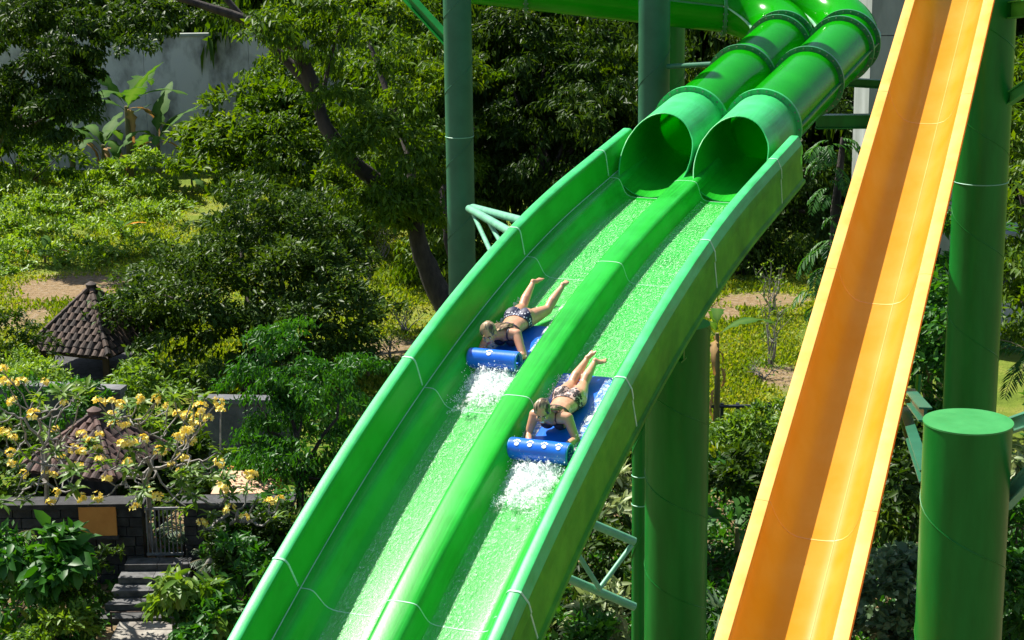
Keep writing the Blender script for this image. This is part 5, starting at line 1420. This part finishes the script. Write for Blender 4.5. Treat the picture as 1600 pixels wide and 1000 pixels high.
    rows = [H(w_ * math.cos(q), .0965 - .012 * abs(math.cos(q)), -.058 + (.016 if smile else .008) * math.sin(q) + (.007 if smile else 0) * abs(math.cos(q))) for q in np.linspace(0, 2 * math.pi, 18)[:-1]]
    o.tube(rows, .0045, 6, closed=True); o.build('lips', M_LIP, root, origin=(0, 0, 0), smooth=180)
    e = Body(); e.ell(H(0, .088, -.056), (w_ * .85 * K, .008 * K, (.011 if smile else .004) * K), Rh); o = MB(); o.v = e.V; o.f = [list(f) for f in e.F]; o.build('teeth' if smile else 'mouth', M_TEETH if smile else M_LIP, root, origin=(0, 0, 0), smooth=180)
    # wet hair combed back into strands that fall behind the neck
    hb = MB(); gg = random.Random(int(a * 100))
    e = Body(); e.ell(H(0, -.022, .040), (.079 * K, .094 * K, .097 * K), Rh, 20, 14)
    base_i = len(hb.v); hb.v += e.V; hb.f += [[base_i + i for i in f] for f in e.F]
    back = (shc - Vector((0, .10, 0))) ; 
    for i in range(64):
        s0 = -1 + 2 * (i + gg.random()) / 64; pts = []
        x0_ = s0 * .074
        for k in range(6):
            q = k / 5 * math.pi * .95 - .28
            yy = .078 * math.cos(q) * (1 - .25 * abs(s0)) - .015; zz = .104 * math.sin(q) * math.sqrt(max(.05, 1 - s0 * s0 * .85)) + .036
            if k == 0: zz = max(zz, .055 - .06 * abs(s0)); 
            pts.append(H(x0_ * (1 - .3 * k / 5 * (k > 3)), yy, zz))
        nape = H(x0_ * .75, -.085, -.05); pts.append(nape)
        tail = shc + Vector((x0_ * 1.1 + gg.uniform(-.03, .03) + J.get('tailx', 0), -.02 - .07 * gg.random(), .055 + .012 * gg.random())); pts.append(nape.lerp(tail, .6) + Vector((0, 0, .01))); pts.append(tail)
        r_ = gg.uniform(.007, .011); hb.tube(pts, [r_ * .6] + [r_] * (len(pts) - 3) + [r_ * .8, r_ * .35], 6)
    hb.build('hair', M_HAIR, root, origin=(0, 0, 0), smooth=180)
    return root

RID1 = dict(head=(.160, .262, .270), hrot=(R(-14), R(4), R(4)), shL=(.22, .095, .188), shR=(-.05, .108, .196), elL=(.275, .235, .07), elR=(-.165, .27, .065), haL=(.20, .36, .105), haR=(-.105, .385, .10), hip=(.085, -.27, .125),
            knL=(.155, -.575, .10), knR=(-.105, -.575, .095), anL=(.150, -.875, .20), anR=(-.165, -.855, .20), toL=(.085, -.995, .215), toR=(-.19, -.975, .215), tailx=.0)
RID2 = dict(head=(.05, .200, .340), hrot=(R(-12), R(-4), R(12)), shL=(.182, .078, .208), shR=(-.125, .082, .208), elL=(.225, .185, .062), elR=(-.215, .175, .062), haL=(.150, .345, .085), haR=(-.165, .345, .095), hip=(.012, -.28, .125),
            knL=(.085, -.60, .085), knR=(-.025, -.61, .085), anL=(.035, -.895, .155), anR=(-.05, -.87, .150), toL=(-.02, -.985, .215), toR=(-.155, -.93, .15), tailx=-.01)
A1, A2 = 1.52, 2.86
make_rider(A1, -.44, RID1, 'prone rider in a navy white-dotted bikini resting her chin on the upper mat', dots_mat(), noisy('navy_strap', (.012, .014, .04), (.02, .022, .05), rough=.6), False)
make_rider(A2, .44, RID2, 'smiling prone rider in a leopard-print bikini on the lower mat', leopard_mat(), noisy('black_bikini', (.012, .010, .014), (.03, .02, .025), rough=.6), True)

# ---------------------------------------------------------------- rolled-nose racing mats
M_MAT = noisy('blue_vinyl', (.004, .11, .62), (.012, .16, .74), scale=5, rough=.28, bump=.06, bscale=22, coat=.3)
M_MATE = noisy('blue_vinyl_edge', (.01, .16, .42), (.02, .22, .52), scale=5, rough=.4)
M_LOGO = noisy('white_print', (.72, .74, .76), (.8, .82, .83), rough=.45)
def make_mat(a, uc, x0, w, length, label, prints):
    M = lane_frame(a, uc)
    root = bpy.data.objects.new('racing_mat', None); COL.objects.link(root); root.matrix_world = M; tag(root, label, 'mat', 'blue racing mats')
    prof = []; th = .030; rc = .088; yc, zc = .445, .012 + rc
    for y in np.linspace(-length + .45, yc, 14): prof.append((y, .012 + .010 * math.sin(y * 9) * .3, Vector((0, 0, 1))))
    for q in np.linspace(-80, 215, 26):
        k = R(q); rr = rc - .012 * max(0, (q - 90) / 125); prof.append((yc + rr * math.cos(k), zc + rr * math.sin(k), None))
    cl = [(y, z) for y, z, _ in prof]; loop_o = []; loop_i = []
    for i, (y, z) in enumerate(cl):
        p0 = cl[max(0, i - 1)]; p1 = cl[min(len(cl) - 1, i + 1)]; ty, tz = p1[0] - p0[0], p1[1] - p0[1]; L = math.hypot(ty, tz); ny, nz = -tz / L, ty / L
        loop_o.append((y - ny * th * .4, z - nz * th * .4)); loop_i.append((y + ny * th * .6, z + nz * th * .6))
    loop = loop_o + loop_i[::-1]; mb = MB(); rows = []
    nx = 12
    for i in range(nx + 1):
        x = x0 - w / 2 + w * i / nx; e = min(i, nx - i); sc = 1.0
        rows.append([Vector((x, y, z)) for y, z in loop])
    mb.grid(rows, close=True); k = len(loop); h = len(cl)
    for r_ in (0, nx):
        for j in range(h - 1): mb.f.append([r_ * k + j, r_ * k + j + 1, r_ * k + k - 2 - j, r_ * k + k - 1 - j])
    o = mb.build('pad', M_MAT, root, origin=(0, 0, 0), smooth=45)
    bv = o.modifiers.new('b', 'BEVEL'); bv.width = .006; bv.segments = 2; bv.limit_method = 'ANGLE'; bv.angle_limit = R(60)
    # piping round the two side edges and grab handles in the mouth of the roll
    for sx in (-1, 1):
        mb = MB(); mb.tube([Vector((x0 + sx * (w / 2 + .002), y, z)) for y, z in cl], .011, 6); mb.build('edge_piping', M_MATE, root, origin=(0, 0, 0), smooth=180)
        mb = MB(); hx = x0 + sx * w * .32; mb.tube([Vector((hx - .05, .33, .035)), Vector((hx - .045, .34, .08)), Vector((hx, .345, .095)), Vector((hx + .045, .34, .08)), Vector((hx + .05, .33, .035))], .010, 7); mb.build('handle', M_MATE, root, origin=(0, 0, 0), smooth=180)
    # printed white paw marks on the upper front of the roll
    for px_ in prints:
        e = MB()
        def patch(cx, cq, rx, rq):
            pts = []
            for t in np.linspace(0, 2 * math.pi, 13)[:-1]:
                kq = R(cq) + rq / rc * math.sin(t); r2 = rc + th * .4 + .003
                pts.append(Vector((x0 + cx + rx * math.cos(t), yc + r2 * math.cos(kq), zc + r2 * math.sin(kq))))
            e.poly(pts)
        patch(px_, 62, .021, .016)
        for dx, dq in ((-.024, 78), (-.008, 85), (.010, 85), (.025, 77)): patch(px_ + dx, dq, .0075, .0085)
        e.build('print', M_LOGO, root, origin=(0, 0, 0), fix=False)
    return root
make_mat(A1, -.44, .055, .47, .82, 'blue rolled-nose mat under the upper rider in the left lane', [.03])
make_mat(A2, .44, .015, .53, 1.30, 'blue rolled-nose mat with white prints under the lower rider', [.19, .07, -.06, -.19])

# ================================================================== WATER
def water_material():
    m, nt, b, out = new_mat('running_water_film')
    tc = N(nt, 'ShaderNodeTexCoord'); mp = N(nt, 'ShaderNodeMapping'); mp0 = N(nt, 'ShaderNodeMapping'); mp0.inputs['Rotation'].default_value = (0, 0, PSI); mp.inputs['Scale'].default_value = (1, .5, .5)
    nt.links.new(tc.outputs['Object'], mp0.inputs[0]); nt.links.new(mp0.outputs[0], mp.inputs[0])
    n1 = N(nt, 'ShaderNodeTexNoise', Scale=55, Detail=4, Roughness=.65, Distortion=.4); nt.links.new(mp.outputs[0], n1.inputs['Vector'])
    n2 = N(nt, 'ShaderNodeTexNoise', Scale=5, Detail=4); nt.links.new(mp.outputs[0], n2.inputs['Vector'])
    bp = N(nt, 'ShaderNodeBump', Strength=1.0, Distance=.02); nt.links.new(n1.outputs['Fac'], bp.inputs['Height'])
    gl = N(nt, 'ShaderNodeBsdfGlossy'); gl.inputs['Roughness'].default_value = .22; nt.links.new(bp.outputs[0], gl.inputs['Normal'])
    df = N(nt, 'ShaderNodeBsdfDiffuse'); df.inputs['Color'].default_value = (.40, .90, .42, 1); nt.links.new(bp.outputs[0], df.inputs['Normal'])
    tr = N(nt, 'ShaderNodeBsdfTransparent')
    st = ramp(nt, [(.47, (0, 0, 0)), (.63, (.62, .62, .62))]); nt.links.new(n1.outputs['Fac'], st.inputs[0])  # pale green speckles paint the sun sparkle onto the film
    s2 = ramp(nt, [(.3, (.45, .45, .45)), (.7, (1, 1, 1))]); nt.links.new(n2.outputs['Fac'], s2.inputs[0])
    mu = N(nt, 'ShaderNodeMath', operation='MULTIPLY'); nt.links.new(st.outputs[0], mu.inputs[0]); nt.links.new(s2.outputs[0], mu.inputs[1])
    m1 = N(nt, 'ShaderNodeMixShader'); nt.links.new(mu.outputs[0], m1.inputs[0]); nt.links.new(tr.outputs[0], m1.inputs[1]); nt.links.new(df.outputs[0], m1.inputs[2])
    m2 = N(nt, 'ShaderNodeMixShader'); m2.inputs[0].default_value = .05; nt.links.new(m1.outputs[0], m2.inputs[1]); nt.links.new(gl.outputs[0], m2.inputs[2])
    nt.links.new(m2.outputs[0], out.inputs[0])
    return m
M_FILM = water_material()
for s in (-1, 1):
    mb = MB(); rows = []
    for a in np.arange(-2.6, 10.8, .2):
        rows.append([sp(a, s * u, v) for u, v in ((.205, -.496), (.24, -.516), (.30, -.523), (.45, -.525), (.60, -.523), (.64, -.516))])
    mb.grid(rows); o = mb.build('water_film', M_FILM, None, origin=sp(0, s * .44, -.52), smooth=180, fix=False)
    tag(o, 'thin sheet of running water in the ' + ('left' if s < 0 else 'right') + ' lane of the green slide', 'water', kind='stuff')
def foam_material():
    m, nt, b, out = new_mat('white_water')
    tc = N(nt, 'ShaderNodeTexCoord')
    at = N(nt, 'ShaderNodeAttribute', attribute_name='rnd')
    n1 = N(nt, 'ShaderNodeTexNoise', Scale=42, Detail=8, Roughness=.75, Distortion=1.0); nt.links.new(tc.outputs['Object'], n1.inputs['Vector'])
    b.inputs['Base Color'].default_value = (.93, .97, .96, 1); b.inputs['Roughness'].default_value = .3
    bp = N(nt, 'ShaderNodeBump', Strength=.5, Distance=.02); nt.links.new(n1.outputs['Fac'], bp.inputs['Height']); nt.links.new(bp.outputs[0], b.inputs['Normal'])
    ad = N(nt, 'ShaderNodeMath', operation='MULTIPLY_ADD'); nt.links.new(n1.outputs['Fac'], ad.inputs[0]); ad.inputs[1].default_value = 3.2
    sb = N(nt, 'ShaderNodeMath', operation='SUBTRACT'); nt.links.new(at.outputs['Fac'], sb.inputs[0]); sb.inputs[1].default_value = 1.75
    nt.links.new(sb.outputs[0], ad.inputs[2])
    rp = ramp(nt, [(.22, (.0, .0, .0)), (1.0, (.9, .9, .9))]); nt.links.new(ad.outputs[0], rp.inputs[0]); nt.links.new(rp.outputs[0], b.inputs['Alpha'])
    return m
M_FOAM = foam_material()
M_DROP = noisy('water_drop', (.85, .92, .90), (.93, .97, .96), rough=.2, trans=.3)
def splash(a, uc, y0, y1, label, seed, boost=0.):
    M = lane_frame(a, uc); root = bpy.data.objects.new('splash', None); COL.objects.link(root); root.matrix_world = M; tag(root, label, 'splash', 'white water ahead of the mats', 'stuff')
    g = np.random.default_rng(seed)
    for layer in range(3):
        ny, nx = 70, 34; V = []; rn = []; F = []
        for i in range(ny + 1):
            t = i / ny; y = y0 + (y1 - y0) * t; hw = .25 + .025 * math.sin(t * 5 + layer) - .02 * t
            for j in range(nx + 1):
                s = j / nx * 2 - 1; x = s * hw
                edge = max(0, 1 - abs(s) ** 4) * min(1, t * 8 + .3) * (1 - t) ** .6
                nz = mnoise.fractal(Vector((x * 19, y * 14, layer * 7.3 + seed)), .7, 2.3, 6)
                h = .010 + (.030 + .032 * layer) * edge * (.6 + .9 * nz) * (1 - .55 * t)
                V.append((x + .02 * nz, y, max(.008 + .004 * layer, h))); rn.append(edge * (1.05 - .22 * layer) + .25 * nz + boost)
        for i in range(ny):
            for j in range(nx): q = i * (nx + 1) + j; F.append((q, q + 1, q + nx + 2, q + nx + 1))
        link('foam', np_mesh('foam', V, F, {'rnd': rn}, smooth=True), M_FOAM, root)
    # spray: thousands of small drops, thick near the mat and thinning downhill
    ph = (1 + 5 ** .5) / 2
    IV = np.array([(-1, ph, 0), (1, ph, 0), (-1, -ph, 0), (1, -ph, 0), (0, -1, ph), (0, 1, ph), (0, -1, -ph), (0, 1, -ph), (ph, 0, -1), (ph, 0, 1), (-ph, 0, -1), (-ph, 0, 1)]) / math.sqrt(1 + ph * ph)
    IF = np.array([(0, 11, 5), (0, 5, 1), (0, 1, 7), (0, 7, 10), (0, 10, 11), (1, 5, 9), (5, 11, 4), (11, 10, 2), (10, 7, 6), (7, 1, 8), (3, 9, 4), (3, 4, 2), (3, 2, 6), (3, 6, 8), (3, 8, 9), (4, 9, 5), (2, 4, 11), (6, 2, 10), (8, 6, 7), (9, 8, 1)])
    n = 9000; t = g.random(n) ** 1.35; x = np.clip(g.normal(size=n) * (.13 + .03 * t), -.285, .285); y = y0 - .04 + (y1 - y0 + .12) * t
    z = .012 + np.abs(g.normal(size=n)) * .045 * (1.1 - t)
    dn = np.array([mnoise.noise(Vector((x[i] * 13, y[i] * 7, seed * 3.)))for i in range(n)]); kp = dn > -.25 + .5 * t; 
    r_ = .0014 + .0042 * g.random(n) ** 3
    ns = 700; xs_ = np.where(g.random(ns) < .5, -1, 1) * (.255 + .022 * g.normal(size=ns)); ys_ = g.uniform(-.75, y0, ns); zs_ = .03 + .045 * np.abs(g.normal(size=ns)); rs_ = .0016 + .0045 * g.random(ns) ** 3
    C_ = np.concatenate([np.stack([x, y, z], 1)[kp], np.stack([xs_, ys_, zs_], 1)]); r_ = np.concatenate([r_[kp], rs_]); nd = len(C_)
    st_ = np.ones((nd, 1, 3)); st_[:, 0, 1] = g.uniform(.9, 2.2, nd)
    Vd = (C_[:, None, :] + IV[None] * r_[:, None, None] * st_).reshape(-1, 3); Fd = (IF[None] + (np.arange(nd) * 12)[:, None, None]).reshape(-1, 3)
    d = link('droplets', np_mesh('droplets', Vd, Fd, smooth=True), M_DROP, root); d['kind'] = 'stuff'
    # frothy water squeezed up beside the mat
    for sx in (-1, 1):
        V = []; rn = []; F = []; ny, nx = 60, 8
        for i in range(ny + 1):
            y = -.80 + (y0 + .8) * i / ny
            for j in range(nx + 1):
                s = j / nx; x = sx * (.17 + .12 * s); nz = mnoise.fractal(Vector((x * 12, y * 9, sx * 3 + seed)), .8, 2.2, 5)
                V.append((x, y, .038 + .03 * s + .04 * nz * s)); rn.append(.55 + .45 * nz)
        for i in range(ny):
            for j in range(nx): q = i * (nx + 1) + j; F.append((q, q + 1, q + nx + 2, q + nx + 1))
        link('side_froth', np_mesh('side_froth', V, F, {'rnd': rn}, smooth=True), M_FOAM, root)
    return root
splash(A1, -.44, .50, 1.22, 'white water splashing ahead of the upper mat in the left lane', 3, .05)
splash(A2, .44, .50, 1.24, 'white water splashing ahead of the lower mat in the right lane', 5, .05)
